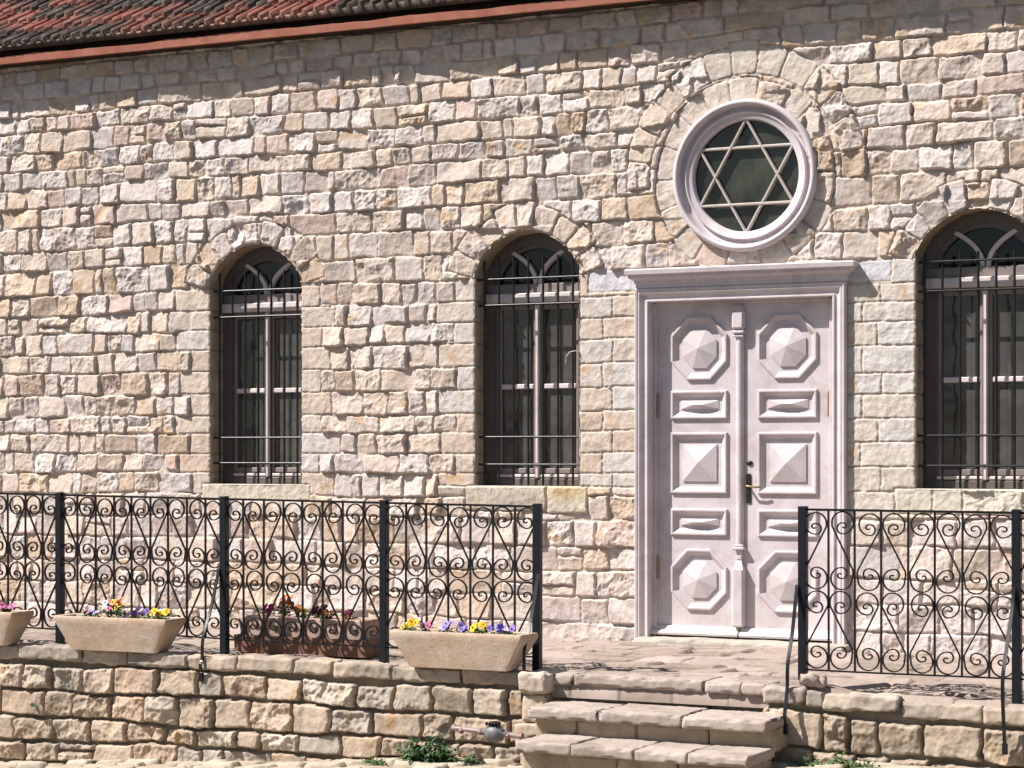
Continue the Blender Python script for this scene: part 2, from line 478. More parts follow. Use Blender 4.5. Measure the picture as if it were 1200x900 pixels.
def stonework(X, Z, lines, joints, warp, specials, pal, palw, mortar, seed, Hr, Ar, gap, rw, corner=.03, dressed_ids=(), tone=None, stoneflag=None, jmax=.011, nsplit=.05, mottle=1.0):
    """returns height h (towards the viewer) and colour at each point.
    lines: list of functions z_k(x) from top to bottom; joints[k]: x joints of course k"""
    wx = .013*noise2(X*4.2, Z*10, seed) + .006*noise2(X*13, Z*17, seed+1)
    wz = .010*noise2(X*5.5, Z*6, seed+2) + .005*noise2(X*15, Z*15, seed+3)
    Xw = X + wx*warp; Zw = Z + wz*warp
    c = np.zeros(X.shape, np.int32)
    L = [l(Xw) for l in lines]
    for l in L: c += (Zw < l)
    c = np.clip(c, 1, len(L)-1)
    zt = np.zeros(X.shape); zb = np.zeros(X.shape)
    for k in range(1, len(L)):
        m = c == k
        zt[m] = L[k-1][m]; zb[m] = L[k][m]
    allj = np.concatenate([np.array(sorted(joints[k]))+50+k*100 for k in range(1, len(L))])
    key = c*100.0 + 50 + Xw
    sid = np.clip(np.searchsorted(allj, key), 1, len(allj)-1)
    x0 = allj[sid-1]-50-c*100; x1 = allj[sid]-50-c*100
    rs = np.random.default_rng(seed)
    NID = len(allj)*2 + len(specials) + 10
    split = rs.random(len(allj)+1) < nsplit
    fr = rs.uniform(.36, .64, len(allj)+1)
    zm = zb+(zt-zb)*fr[sid]
    sp = split[sid] & ((x1-x0) < .34)
    up = sp & (Zw > zm); dn = sp & ~(Zw > zm)
    zb = np.where(up, zm, zb); zt = np.where(dn, zm, zt)
    ids = np.where(dn, sid+len(allj), sid)
    # stones that do not fill their bed
    jt = rs.uniform(0, jmax, (4, NID))*rs.choice((.3, 1.0), (4, NID))
    dx = np.minimum(Xw-x0-jt[0][ids], x1-Xw-jt[1][ids]); dz = np.minimum(Zw-zb-jt[2][ids], zt-Zw-jt[3][ids])
    cr = rs.uniform(.4, 1.5, NID)*corner
    r = cr[ids]
    d = np.where((dx < r) & (dz < r), r-np.hypot(np.maximum(r-dx, 0), np.maximum(r-dz, 0)), np.minimum(dx, dz))
    flag = np.zeros(NID, np.int8)
    for j in dressed_ids: flag[j] = 1
    if stoneflag is not None:
        for k in range(1, len(L)):
            pass
    scol = {}
    sH = {}
    for i, (bb, fn, fl, colr) in enumerate(specials):
        m = (X > bb[0]) & (X < bb[1]) & (Z > bb[2]) & (Z < bb[3])
        if not m.any(): continue
        ds = fn(X[m]+.5*wx[m]*warp[m], Z[m]+.5*wz[m]*warp[m])
        dm = d[m]; im = ids[m]
        ins = ds > 0
        nid = len(allj)*2+1+i
        flag[nid] = fl
        if colr is not None: scol[nid] = colr
        d[m] = np.where(ins, ds, np.minimum(dm, -ds)); ids[m] = np.where(ins, nid, im)
    A = rs.uniform(Ar[0], Ar[1], NID); H = rs.uniform(Hr[0], Hr[1], NID)
    A = np.where(rs.random(NID) < .22, A*.35, A)
    A = np.where(flag == 1, rs.uniform(.0025, .008, NID), A); H = np.where(flag == 1, .6*Hr[0]+.002, H)
    A = np.where(flag == 2, .0006, A); H = np.where(flag == 2, Hr[0]*.45, H)
    A = np.where(flag == 3, .006, A); H = np.where(flag == 3, Hr[1]*.9, H)
    tx = rs.normal(0, .10, NID)*(flag == 0); tz = rs.normal(0, .12, NID)*(flag == 0)
    ox = rs.uniform(0, 300, NID); oz = rs.uniform(0, 300, NID)
    an = rs.uniform(-.9, .9, NID)
    u0 = X*np.cos(an[ids])-Z*np.sin(an[ids]); v0 = X*np.sin(an[ids])+Z*np.cos(an[ids])
    U = u0+ox[ids]; V = v0+oz[ids]
    wx2 = .45*noise2(U*9, V*9, seed+18); wz2 = .45*noise2(U*9+50, V*9, seed+19)
    r1 = chips(U*8.5+wx2, V*8.5+wz2, seed+11); r2 = chips(U*21+wx2, V*21+wz2, seed+12)
    n3 = noise2(U*42, V*38, seed+13); n4 = noise2(X*95, Z*95, seed+14)
    n5 = ridged(U*27, V*24, seed+26)
    rough = 1.35*(r1-.3)+.50*(r2-.3)+.10*(n5-.4)+.12*n3+.06*n4
    de = d + (.0045*noise2(X*28, Z*28, seed+15)+.004*np.minimum(0, noise2(X*13, Z*13, seed+25)))*np.where(flag[ids] == 2, 0, 1)
    t = np.clip((de-gap)/rw, 0, 1)
    prof = 1-(1-t)**2.4
    cx = np.where(flag[ids] == 0, (x0+x1)/2, 0); cz = (zt+zb)/2
    tilt = np.where(flag[ids] == 0, tx[ids]*(X-cx)+tz[ids]*(Z-cz), 0)
    mort = .0025*noise2(X*22, Z*22, seed+16)+.0015*noise2(X*60, Z*60, seed+17)
    h = mort + prof*(H[ids] + np.clip(tilt, -.015, .015) + A[ids]*rough)
    pc = rs.choice(len(pal), NID, p=palw)
    base = pal[pc]*rs.uniform(.94, 1.07, NID)[:, None]
    for k, v in scol.items(): base[k] = v
    C = base[ids]
    st = sstep(.25, .6, noise2(U*9, V*9, seed+20))*(rs.random(NID)**2*.9)[ids]*mottle
    C = C*(1-st[..., None]) + C*np.array([.92, .74, .52])*st[..., None]
    wh = sstep(.1, .5, noise2(U*14+7, V*14, seed+21))*.25*mottle
    C = C*(1-wh[..., None]) + np.array([.595, .545, .51])*pal.mean()/.50*wh[..., None]
    mm = (1-sstep(.05, .45, t))
    mc = np.array(mortar)*(1+.15*noise2(X*8, Z*8, seed+22))[..., None]
    C = C*(1-mm[..., None]) + mc*mm[..., None]
    return h, C

# ---- openings of the facade (x centre, half width, sill, spring)
WIN = [(-4.185, .438), (-1.742, .443), (1.722, .443)]
SILL, SPRING, RISE = 1.142, 2.79, .29
def arch_c(hw, rise=RISE, spring=SPRING):
    R = (hw*hw+rise*rise)/(2*rise)
    return spring+rise-R, R

def course_lines():
    ZL = [4.80, 4.68, 4.546, 4.417, 4.27, 4.118, 3.95, 3.79, 3.645, 3.47, 3.305, 3.118, 2.935, 2.735, 2.56, 2.398, 2.237, 2.06, 1.88, 1.70, 1.555, 1.39, 1.24, 1.06, .89, .70, .507, .326, .131, -.03, -.30]
    ZR = [4.85, 4.72, 4.583, 4.445, 4.283, 4.14, 3.986, 3.844, 3.686, 3.541, 3.339, 3.13, 2.95, 2.76, 2.586, 2.455, 2.317, 2.149, 1.957, 1.807, 1.639, 1.471, 1.297, 1.123, .93, .73, .52, .33, .131, -.03, -.30]
    out = []
    for k, (a, b) in enumerate(zip(ZL, ZR)):
        ph = rnd.uniform(0, 6.28); f = rnd.uniform(.8, 1.8)
        out.append((lambda a, b, ph, f: (lambda x: a+(b-a)*sstep(-1.4, .7, x)+.010*np.sin(x*f+ph)+.006*np.sin(x*f*2.7+2*ph)))(a, b, ph, f))
    return out, ZL, ZR

def make_joints(lo, hi, ncourse, wmean, sig, forced, wfun=None, rr=rnd):
    J = {}; prev = []
    for k in range(1, ncourse):
        js = [lo+rr.uniform(0, .2)]
        while js[-1] < hi:
            w = min(.46, max(.085, rr.lognormvariate(math.log(wfun(k, js[-1]) if wfun else wmean), sig)))
            x = js[-1]+w
            if any(abs(x-p) < .03 for p in prev): x += rr.choice((-.045, .05))
            if x-js[-1] < .07: x = js[-1]+.09
            js.append(x)
        for (a, b) in forced.get(k, []):
            js = [x for x in js if not (a-.075 < x < b+.075)] + [a, b]
        J[k] = sorted(js); prev = J[k]
    return J

def build_facade(parent):
    lines, ZL, ZR = course_lines()
    forced = {}
    flip = 0
    for k in range(1, len(ZL)):
        zl = (ZL[k-1]+ZL[k])/2; zr = (ZR[k-1]+ZR[k])/2
        fl = forced.setdefault(k, [])
        flip = 1-flip
        qa, qb = (.32, .17) if flip else (.17, .31)
        if 1.1 < zl < 2.83:
            c, w = WIN[0]
            fl += [(c-w-qb*rnd.uniform(.9, 1.15), c-w), (c+w, c+w+qa*rnd.uniform(.85, 1.15))]
            c, w = WIN[1]
            fl += [(c-w-qa*rnd.uniform(.9, 1.1), c-w)]
            fl += [(c+w, c+w+(.27 if flip else .19)), (c+w+(.27 if flip else .19), -.78)]
        if 1.05 < zr < 2.83:
            m = .80+(.22 if flip else .10)+rnd.uniform(-.02, .02) if rnd.random() < .8 else 1.03
            fl += [(.72, m), (m, WIN[2][0]-WIN[2][1])]
            fl += [(WIN[2][0]+WIN[2][1], WIN[2][0]+WIN[2][1]+qa)]
        if zl < 1.1:
            fl += [(-.86-(.30 if flip else .2), -.80)]
            fl += [(.80, .80+(.24 if flip else .36))]
    def wfun(k, x):
        z = (ZL[k-1]+ZL[k])/2
        w = .212 if z > 1.1 else .25
        if x > .6: w *= 1.18
        if x < -4.8: w *= .93
        return w
    J = make_joints(-8.6, 4.6, len(ZL), .2, .30, forced, wfun)
    xs = np.concatenate([np.arange(-8.3, -6.95, .02), np.arange(-6.95, 2.2, .0064), np.arange(2.2, 4.3, .02)])
    zs = np.arange(-.14, 4.80, .0064)
    X, Z = np.meshgrid(xs, zs, indexing='ij')
    specials = []
    # dressed quoins: flag the cells next to the openings
    def rect(x0, x1, z0, z1, fl, col=None, r=.012):
        def fn(x, z):
            dx = np.minimum(x-x0, x1-x); dz = np.minimum(z-z0, z1-z)
            d = np.where((dx < r) & (dz < r) & (dx > 0) & (dz > 0), r-np.hypot(r-dx, r-dz), np.minimum(dx, dz))
            return d
        specials.append(((x0-.12, x1+.12, z0-.12, z1+.12), fn, fl, col))
    for k in range(1, len(ZL)):
        for (a, b) in forced[k]:
            xm = (a+b)/2
            s = float(sstep(-1.4, .7, np.array(xm)))
            z1 = ZL[k-1]+(ZR[k-1]-ZL[k-1])*s; z0 = ZL[k]+(ZR[k]-ZL[k])*s
            if z1 < 1.1 or z0 > 2.85: continue
            yel = rnd.choice([(.58, .51, .445), (.57, .48, .40), (.57, .525, .48), (.56, .455, .37)])
            if xm > .5: yel = rnd.choice([(.59, .54, .48), (.58, .52, .45), (.58, .545, .51)])
            rect(a, b, max(z0, SILL if abs(xm-WIN[1][0]) < .9 else z0), min(z1, 2.80), 1, yel)
    # rough stones round the arches
    def vouss(cx, cz, ri, ro, t0, t1, fl=0, col=None):
        rc = (ri+ro)/2; tm = (t0+t1)/2
        px = cx+rc*math.cos(tm); pz = cz+rc*math.sin(tm); e = (ro-ri)+.25
        def fn(x, z):
            r = np.hypot(x-cx, z-cz); a = np.arctan2(z-cz, x-cx)
            a = np.where(a < tm-math.pi, a+2*math.pi, a); a = np.where(a > tm+math.pi, a-2*math.pi, a)
            dt = np.minimum(a-t0, t1-a)*r; dr = np.minimum(r-ri, ro-r)
            q = .03
            return np.where((dt < q) & (dr < q) & (dt > 0) & (dr > 0), q-np.hypot(q-dt, q-dr), np.minimum(dt, dr))
        specials.append(((px-e, px+e, pz-e, pz+e), fn, fl, col))
    for c, w in WIN:
        cz, R = arch_c(w)
        ha = math.asin(w/R)+.12
        n = 9
        cuts = [math.pi/2+ha-2*ha*i/n+(rnd.uniform(-.03, .03) if 0 < i < n else 0) for i in range(n+1)]
        for i in range(n):
            vouss(c, cz, R, R+rnd.uniform(.155, .235), cuts[i+1], cuts[i])
    # round window: inner ring and the relieving arch over it
    RC = (.01, 3.398)
    n = 17
    cuts = [math.radians(-78)+(math.radians(336))*i/n for i in range(n+1)]
    cuts = [a+(rnd.uniform(-.05, .05) if 0 < i < n else 0) for i, a in enumerate(cuts)]
    for i in range(n):
        vouss(*RC, .50, .715+rnd.uniform(-.03, .01), cuts[i], cuts[i+1], 1 if rnd.random() < .55 else 0, (.575, .505, .44) if rnd.random() < .6 else None)
    n = 13
    cuts = [math.radians(-4)+math.radians(188)*i/n+(rnd.uniform(-.03, .03) if 0 < i < n else 0) for i in range(n+1)]
    for i in range(n):
        vouss(*RC, .735, .735+(.225 if 3 < i < 9 else .195)+rnd.uniform(-.03, .02), cuts[i], cuts[i+1], 1 if i in (4, 5, 6, 7, 9) else 0, (.59, .525, .455) if i in (4, 5, 6, 7) else None)
    # grey marble ends of the lintel, sills
    rect(-1.225, -.70, 2.595, 2.752, 2, (.60, .59, .63), .006)
    rect(.70, 1.105, 2.60, 2.752, 2, (.60, .59, .63), .006)
    c, w = WIN[0]; rect(c-w-.075, c+w+.085, 1.012, SILL+.004, 1, (.57, .51, .41))
    c, w = WIN[1]; rect(c-w-.075, -1.575, .955, SILL+.004, 3, (.52, .46, .38)); rect(-1.57, c+w+.07, .94, SILL+.004, 3, (.57, .505, .41))
    c, w = WIN[2]
    for a, b in ((1.13, 1.40), (1.40, 1.61), (1.61, 2.19), (2.19, 2.5)): rect(a, b, .965, SILL+.004, 1 if a < 1.5 else 0, (.57, .53, .44))
    # distance to the openings keeps their edges straight
    dop = np.full(X.shape, 9.)
    inside = np.zeros(X.shape, bool)
    for c, w in WIN:
        cz, R = arch_c(w)
        sd = np.maximum(np.abs(X-c)-w, np.maximum(SILL-Z, Z-SPRING-.02))
        ar = np.maximum(np.hypot(X-c, Z-cz)-R, SPRING-.02-Z)
        s = np.minimum(sd, ar); inside |= s < 0; dop = np.minimum(dop, np.abs(s))
    s = np.maximum(np.abs(X)-.79, Z-2.58); inside |= s < 0; dop = np.minimum(dop, np.abs(s))
    s = np.hypot(X-RC[0], Z-RC[1])-.50; inside |= s < 0
    warp = np.clip(dop/.10, .18, 1)
    h, C = stonework(X, Z, lines, J, warp, specials, PAL, PALW, (.56, .475, .405), 3, (.013, .031), (.005, .029), .0018, .011, .016, jmax=.009)
    # yellow iron stain under the middle window
    s2 = np.exp(-((X+1.40)/.16)**2-((Z-1.10)/.05)**2)*.75
    C = C*(1-s2[..., None])+np.array([.52, .36, .13])*s2[..., None]
    g = np.exp(-((X+1.86)/.25)**2-((Z-1.02)/.07)**2)*.35*(1+.8*noise2(X*9, Z*30, 5))
    g = np.clip(g, 0, 1)
    C = C*(1-g[..., None])+np.array([.27, .24, .20])*g[..., None]
    lw = (1-sstep(.15, .55, Z+.15*noise2(X*2, Z*2, 77)))*sstep(-2.6, -1.6, X)*.6
    C = C*(1-lw[..., None])+np.array([.61, .56, .55])*lw[..., None]
    P = np.stack([X, -h, Z], -1)
    ce = (X[:-1, :-1]+X[1:, 1:])/2
    keep = ~(inside[:-1, :-1] & inside[1:, 1:] & inside[1:, :-1] & inside[:-1, 1:])
    F = grid_faces(len(xs), len(zs), keep)
    nb = NB(); nb.add(P.reshape(-1, 3), F, C.reshape(-1, 3))
    # reveals of the three arched openings
    for c, w in WIN:
        cz, R = arch_c(w)
        ha = math.asin(w/R)
        out = [(c-w, z) for z in np.linspace(SILL-.02, SPRING, 130)]
        out += [(c+R*math.cos(a), cz+R*math.sin(a)) for a in np.linspace(math.pi/2+ha, math.pi/2-ha, 90)[1:-1]]
        out += [(c+w, z) for z in np.linspace(SPRING, SILL-.02, 130)]
        out = np.array(out)
        ys = np.linspace(-.006, .24, 20)
        tang = np.gradient(out, axis=0); tang /= np.linalg.norm(tang, axis=1, keepdims=True)
        nin = np.stack([tang[:, 1], -tang[:, 0]], -1)
        S, Yv = np.meshgrid(np.arange(len(out)), ys, indexing='ij')
        bx = out[:, 0][S]; bz = out[:, 1][S]
        rgh = .006*noise2(bx*9+bz*9, Yv*12, 31)+.003*noise2((bx+bz)*30, Yv*30, 32)+.002
        jn = np.zeros(len(out))
        for k in range(len(ZL)):
            zk = ZL[k] if c < 0 else ZR[k]
            jn = np.maximum(jn, np.exp(-((out[:, 1]-zk)/.007)**2)*(out[:, 1] < SPRING))
        rgh = rgh*(Yv > .0)-.008*jn[S]
        px = bx+nin[:, 0][S]*rgh; pz = bz+nin[:, 1][S]*rgh
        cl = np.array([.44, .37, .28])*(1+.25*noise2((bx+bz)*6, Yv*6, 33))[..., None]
        arch_brown = sstep(SPRING-.05, SPRING+.1, bz)*.6  # reveal turns browner and darker above the springing
        cl = cl*(1-arch_brown[..., None])+np.array([.30, .23, .13])*arch_brown[..., None]
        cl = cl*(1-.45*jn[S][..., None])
        nb.add(np.stack([px, Yv, pz], -1).reshape(-1, 3), grid_faces(len(out), len(ys)), cl.reshape(-1, 3))
        # bed of the sill
        sx = np.linspace(c-w-.01, c+w+.01, 60); sy = np.linspace(-.012, .24, 16)
        A, B = np.meshgrid(sx, sy, indexing='ij')
        nb.add(np.stack([A, B, SILL-.004+.004*noise2(A*12, B*12, 41)], -1).reshape(-1, 3), grid_faces(60, 16, flip=True), np.tile((.48, .41, .32), (960, 1)))
    return nb.build('wall', M_STONE, parent)

# ------------------------------------------------------------------ the building
house = thing('stone_building', 'old limestone building with a red tiled roof, arched barred windows and a pale double door', 'building')
build_facade(house)
shell = MB()                                                  # plain outer walls behind the facade and dark rooms
shell.box(-8.28, -8.0, .02, 6.0, -1.2, 4.7).box(4.0, 4.28, .02, 6.0, -1.2, 4.7).box(-8.0, 4.0, 5.8, 6.0, -1.2, 4.7)
shell.build('outer_wall', plain_mat('plain_stone', (.36, .30, .23), (.46, .40, .32), 6, .9), house)
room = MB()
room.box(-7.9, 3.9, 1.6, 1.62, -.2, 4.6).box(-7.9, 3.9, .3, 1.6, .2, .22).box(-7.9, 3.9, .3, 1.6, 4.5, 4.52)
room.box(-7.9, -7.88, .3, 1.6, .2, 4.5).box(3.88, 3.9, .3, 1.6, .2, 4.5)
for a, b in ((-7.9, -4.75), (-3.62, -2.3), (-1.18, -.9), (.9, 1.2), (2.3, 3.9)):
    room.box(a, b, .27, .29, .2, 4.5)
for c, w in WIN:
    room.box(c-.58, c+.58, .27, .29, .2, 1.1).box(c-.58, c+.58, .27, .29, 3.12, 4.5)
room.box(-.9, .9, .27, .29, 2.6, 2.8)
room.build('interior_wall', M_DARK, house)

# ---- roof
def build_roof():
    pitch = math.radians(29)
    u = np.arange(-8.6, 4.6, .0125); rows = 16; cl = .335
    vv = []; row = []; fr = []
    for r in range(rows):
        for t in (0.0, .02, .3, .7, 1.0):
            vv.append((r+t)*cl); row.append(r); fr.append(t)
    vv = np.array(vv); row = np.array(row); fr = np.array(fr)
    U, V = np.meshgrid(u, vv, indexing='ij')
    Rw = np.broadcast_to(row, U.shape); Fr = np.broadcast_to(fr, U.shape)
    tw = .205
    sh = .09*(Rw % 2)*0 + .012*noise2(Rw*3.1, U*0+2, 8)
    ti = np.floor((U+sh)/tw); fu = (U+sh)/tw-ti
    rib = np.maximum(np.exp(-((fu-.12)/.085)**2), np.exp(-((fu-.60)/.075)**2)*.85)
    rib = np.maximum(rib, np.exp(-((fu-1.12)/.085)**2))
    jit = _h(ti.astype(np.int64), Rw.astype(np.int64), 0, 5)
    hgt = .055*rib + .026*(1-Fr) + .012*(jit-.5) - .02*(Fr == 0)*0
    hgt = np.where(Fr == 0.0, hgt-.004, hgt)
    z = 4.815+V*math.sin(pitch)+hgt*math.cos(pitch); y = -.248+V*math.cos(pitch)-hgt*math.sin(pitch)
    z = z+.02*noise2(U*.5, V*.6, 9)
    g = _h(ti.astype(np.int64), Rw.astype(np.int64), 1, 6)
    weather = sstep(-.24, .10, noise2(U*.9+.4*Rw, V*1.5, 22)+.55*(g-.45))
    red = np.array([.24, .078, .056]); pink = np.array([.31, .13, .10]); grey = np.array([.062, .052, .045])
    lich = np.array([.22, .20, .165])
    C = red+(pink-red)*g[..., None]
    C = C*(1-weather[..., None])+grey*weather[..., None]
    li = sstep(.2, .5, noise2(U*14, V*9, 23))*.5*weather
    C = C*(1-li[..., None])+lich*li[..., None]
    edge = ((Fr < .05)*.45)[..., None]
    C = C*(1-edge)+np.array([.34, .24, .17])*edge*(1-.6*weather[..., None])+C*edge*.6*weather[..., None]
    P = np.stack([U, y, z], -1).reshape(-1, 3)
    m, n = U.shape
    F = grid_faces(m, n)
    # closing lip at the eave
    lip = np.stack([u, np.full_like(u, -.230), np.full_like(u, 4.80)], -1)
    top = P.reshape(m, n, 3)[:, 0]
    k = len(P)
    P = np.concatenate([P, lip]); C = np.concatenate([C.reshape(-1, 3), np.tile((.05, .035, .03), (m, 1))])
    a = np.arange(m-1)
    F2 = np.stack([a*n, k+a, k+a+1, (a+1)*n], -1)
    return P, np.concatenate([F, F2]), C
nb = NB(); nb.add(*build_roof())
roof = nb.build('roof', stone_mat('roof_tile', 1.5, .4, .35, .85), house)
fb = MB()
fx = np.arange(-8.5, 4.5, .05)
loops = []
for x in fx:
    w = .010*noise2(np.array([x*2.3]), np.array([1.5]), 5)[0]+.004*noise2(np.array([x*9.]), np.array([1.5]), 6)[0]
    loops.append([(x, -.212, 4.694+w*.3), (x, -.219, 4.750+w), (x, -.203, 4.757+w), (x, -.182, 4.755), (x, -.182, 4.694)])
fb.loft(loops, True, True)
fb.build('fascia', M_FASCIA, roof, True, 40)
sb = MB(); sb.box(-8.5, 4.5, -.1815, -.02, 4.697, 4.75).box(-8.5, 4.5, -.14, -.03, 4.762, 4.86).box(-8.5, 4.5, -.22, -.03, 4.862, 4.875)
sb.box(-8.5, 4.5, -.02, .3, 4.70, 4.9)
sb.build('eave_board', M_SOFFIT, roof)
bk = MB(); bk.add([(-8.6, 2.9, 6.5), (4.6, 2.9, 6.5), (4.6, 6.2, 4.7), (-8.6, 6.2, 4.7), (-8.6, -.1, 4.74), (-8.6, 6.2, 4.6), (4.6, -.1, 4.74), (4.6, 6.2, 4.6)], [(0, 1, 2, 3), (4, 0, 3, 5), (6, 7, 2, 1), (4, 5, 7, 6)])
bk.build('rear_slope', M_FASCIA, roof)

# ---- windows
def outline(c, hw, z0, spring, rise, n=24):
    cz, R = arch_c(hw, rise, spring); ha = math.asin(min(1, hw/R))
    p = [(c-hw, z0)] + [(c+R*math.cos(a), cz+R*math.sin(a)) for a in np.linspace(math.pi/2+ha, math.pi/2-ha, n)] + [(c+hw, z0)]
    return p

def band(mb, outer, inner, y0, y1):
    n = len(outer); vs = []
    for (o, i) in zip(outer, inner):
        vs += [(o[0], y0, o[1]), (i[0], y0, i[1]), (i[0], y1, i[1]), (o[0], y1, o[1])]
    fs = []
    for k in range(n-1):
        for a in range(4):
            fs.append((k*4+a, k*4+(a+1) % 4, (k+1)*4+(a+1) % 4, (k+1)*4+a))
    fs += [(0, 1, 2, 3), tuple((n-1)*4+a for a in (3, 2, 1, 0))]
    mb.add(vs, fs)

def make_window(c, w, bars, ztop, zh, n_sash=4):
    wn_ = link('window', None, None, house)
    fr = MB()
    band(fr, outline(c, w+.02, SILL, SPRING, RISE+.01), outline(c, w-.075, SILL, SPRING-.06, .272), .175, .25)
    band(fr, outline(c, w-.073, SILL, SPRING-.06, .272), outline(c, w-.105, SILL, SPRING-.085, .258), .19, .24)
    fr.build('frame', M_JAMB, wn_)
    fr = MB()
    fr.box(c-w+.02, c+w-.02, .168, .245, 2.622, 2.692, .006)           # foot of the fanlight
    fr.build('fanlight_rail', M_SASH, wn_)
    fr = MB()
    fr.box(c-w+.02, c+w-.02, .130, .243, 2.548, 2.620, .008)           # projecting transom
    fr.build('transom', M_FRAME, wn_)
    fr = MB()
    fr.box(c-w+.02, c+w-.02, .172, .25, SILL, SILL+.06, .006)
    fr.build('bottom_rail', M_JAMB, wn_)
    tr = MB()
    for s in (-1, 1):
        pts = []
        for k in range(15):
            t = k/14
            x = s*(.020+.20*(t**2.1)); z = 2.69+.25*t**.92
            pts.append((c+x, z))
        tr.strap(pts, .030, .045, .205)
    tr.build('tracery', M_FRAME, wn_)
    gl = MB()
    o = outline(c, w-.10, 2.69, SPRING-.085, .26)
    gl.add([(p[0], .222, p[1]) for p in o], [tuple(range(len(o)))[::-1]])
    gl.build('fanlight_pane', M_FANGLASS, wn_)
    for s in (-1, 1):
        xa, xb = (c-w+.085, c-.002) if s < 0 else (c+.002, c+w-.085)
        sh = link('sash', None, None, wn_)
        sm = MB()
        y0, y1 = .198, .236
        za, zb = SILL+.062, 2.546
        si = .040
        sm.box(xa, xa+si, y0, y1, za, zb, .005).box(xb-si, xb, y0, y1, za, zb, .005)
        sm.box(xa+si, xb-si, y0+.002, y1, za, za+.075, .005).box(xa+si, xb-si, y0+.002, y1, zb-.05, zb, .005)
        gb = MB(); gb.box(xa+si, xb-si, y0-.006, y1-.004, 1.887, 1.925, .006)
        gb.build('glazing_bar', M_FRAME, wn_)
        if s > 0:
            gb = MB(); gb.box(c-.017, c+.017, .160, y0-.001, za, zb, .007); gb.build('mullion', M_FRAME, wn_)
        gb = MB(); gb.box(xa+.01, xb-.01, y0-.022, y0-.001, za+.004, za+.028, .005)
        gb.build('drip_bead', M_FRAME, wn_)
        sm.build('sash_frame', M_SASH, wn_)
        bpy.data.objects.remove(sh)
        pm = MB(); pm.add([(xa+.03, .222, za+.03), (xb-.03, .222, za+.03), (xb-.03, .222, zb-.03), (xa+.03, .222, zb-.03)], [(0, 1, 2, 3)])
        pm.build('pane', M_GLASS, wn_)
        bl = MB()                                   # pale inner shutter a hand behind the glass
        for q in (0, 1, 2, 3):
            zq = za+.02+q*(zb-za-.04)/4
            bl.box(xa+.02, xb-.02, .262, .268, zq+.05, zq+(zb-za)/4-.02)
        for zq in (1.567, 2.222): bl.box(xa+.02, xb-.02, .25, .26, zq-.03, zq+.03)
        bl.build('inner_shutter', M_CURTAIN, wn_)
    gr = MB()
    for x in bars:
        if x < c+w-.02:
            gr.tube([(x, .066, SILL-.01), (x, .066, ztop)], .0094, 8)
    for z in zh:
        gr.tube([(c-w-.03, .051, z), (c+w+.03, .051, z)], .0085, 8)
    gr.build('grille', M_GRILLE, wn_, True, 50)
    return wn_

make_window(*WIN[0], [-4.576+.1245*k for k in range(7)], 2.868, (1.315, 1.521, 2.504, 2.717))
make_window(*WIN[1], [-2.139+.1251*k for k in range(7)], 2.895, (1.308, 1.518, 2.527, 2.726))
make_window(*WIN[2], [1.323+.1262*k for k in range(7)], 2.79, (1.305, 1.515, 2.522, 2.727))

# ---- round window with the six-pointed star
def lathe(mb, cx, cz, prof, n=96):
    vs = []; fs = []; m = len(prof)
    for k in range(n):
        a = 2*math.pi*k/n
        for r, y in prof: vs.append((cx+r*math.cos(a), y, cz+r*math.sin(a)))
    for k in range(n):
        j = (k+1) % n
        for i in range(m-1): fs.append((k*m+i, k*m+i+1, j*m+i+1, j*m+i))
    mb.add(vs, fs)
RCX, RCZ = .022, 3.398
rw = link('round_window', None, None, house)
fm = MB()
lathe(fm, RCX, RCZ, [(.50, .06), (.548, .0), (.552, -.035), (.546, -.062), (.532, -.074), (.518, -.073), (.511, -.066), (.508, -.052), (.500, -.030), (.490, -.012), (.480, -.006), (.466, -.006), (.464, -.030), (.458, -.036), (.450, -.034), (.446, -.026), (.442, -.022), (.414, -.024), (.406, -.018), (.402, .0), (.402, .05)])
fm.build('frame', M_RING, rw, True, 50)
st = MB()
def starbar(a, b, w=.022, y=-.012, dp=.026):
    a = Vector(a); b = Vector(b); t = (b-a).normalized(); n = Vector((-t.y, t.x))
    pr = [(-w/2, y+dp), (-w/2, y+.012), (-w*.22, y), (w*.22, y), (w/2, y+.012), (w/2, y+dp)]
    L = [[(RCX+p.x+n.x*o, yy, RCZ+p.y+n.y*o) for o, yy in pr] for p in (a, b)]
    st.loft(L, True, True)
for off, yy in ((0, -.012), (math.pi, -.009)):
    V = [(.412*math.cos(math.radians(90+120*k)+off), .412*math.sin(math.radians(90+120*k)+off)) for k in range(3)]
    for k in range(3): starbar(V[k], V[(k+1) % 3], y=yy)
st.build('star_bars', M_STAR, rw)
pm = MB(); pm.add([(RCX+.41*math.cos(2*math.pi*k/64), .030, RCZ+.41*math.sin(2*math.pi*k/64)) for k in range(64)], [tuple(range(64))])
pm.build('pane', M_ROUNDGLASS, rw)

# ---- door
door = link('double_door', None, None, house)
XL, XR, ZTOP = -.732, .682, 2.505
arc = MB()
path = [(XL, -.01), (XL, ZTOP), (XR, ZTOP), (XR, -.01)]
prof = [(0, .155), (0, -.030), (.006, -.036), (.014, -.036), (.018, -.026), (.036, -.022), (.052, -.030), (.058, -.044), (.066, -.050), (.076, -.046), (.080, -.052), (.094, -.056), (.102, -.050), (.104, -.02), (.104, .02)]
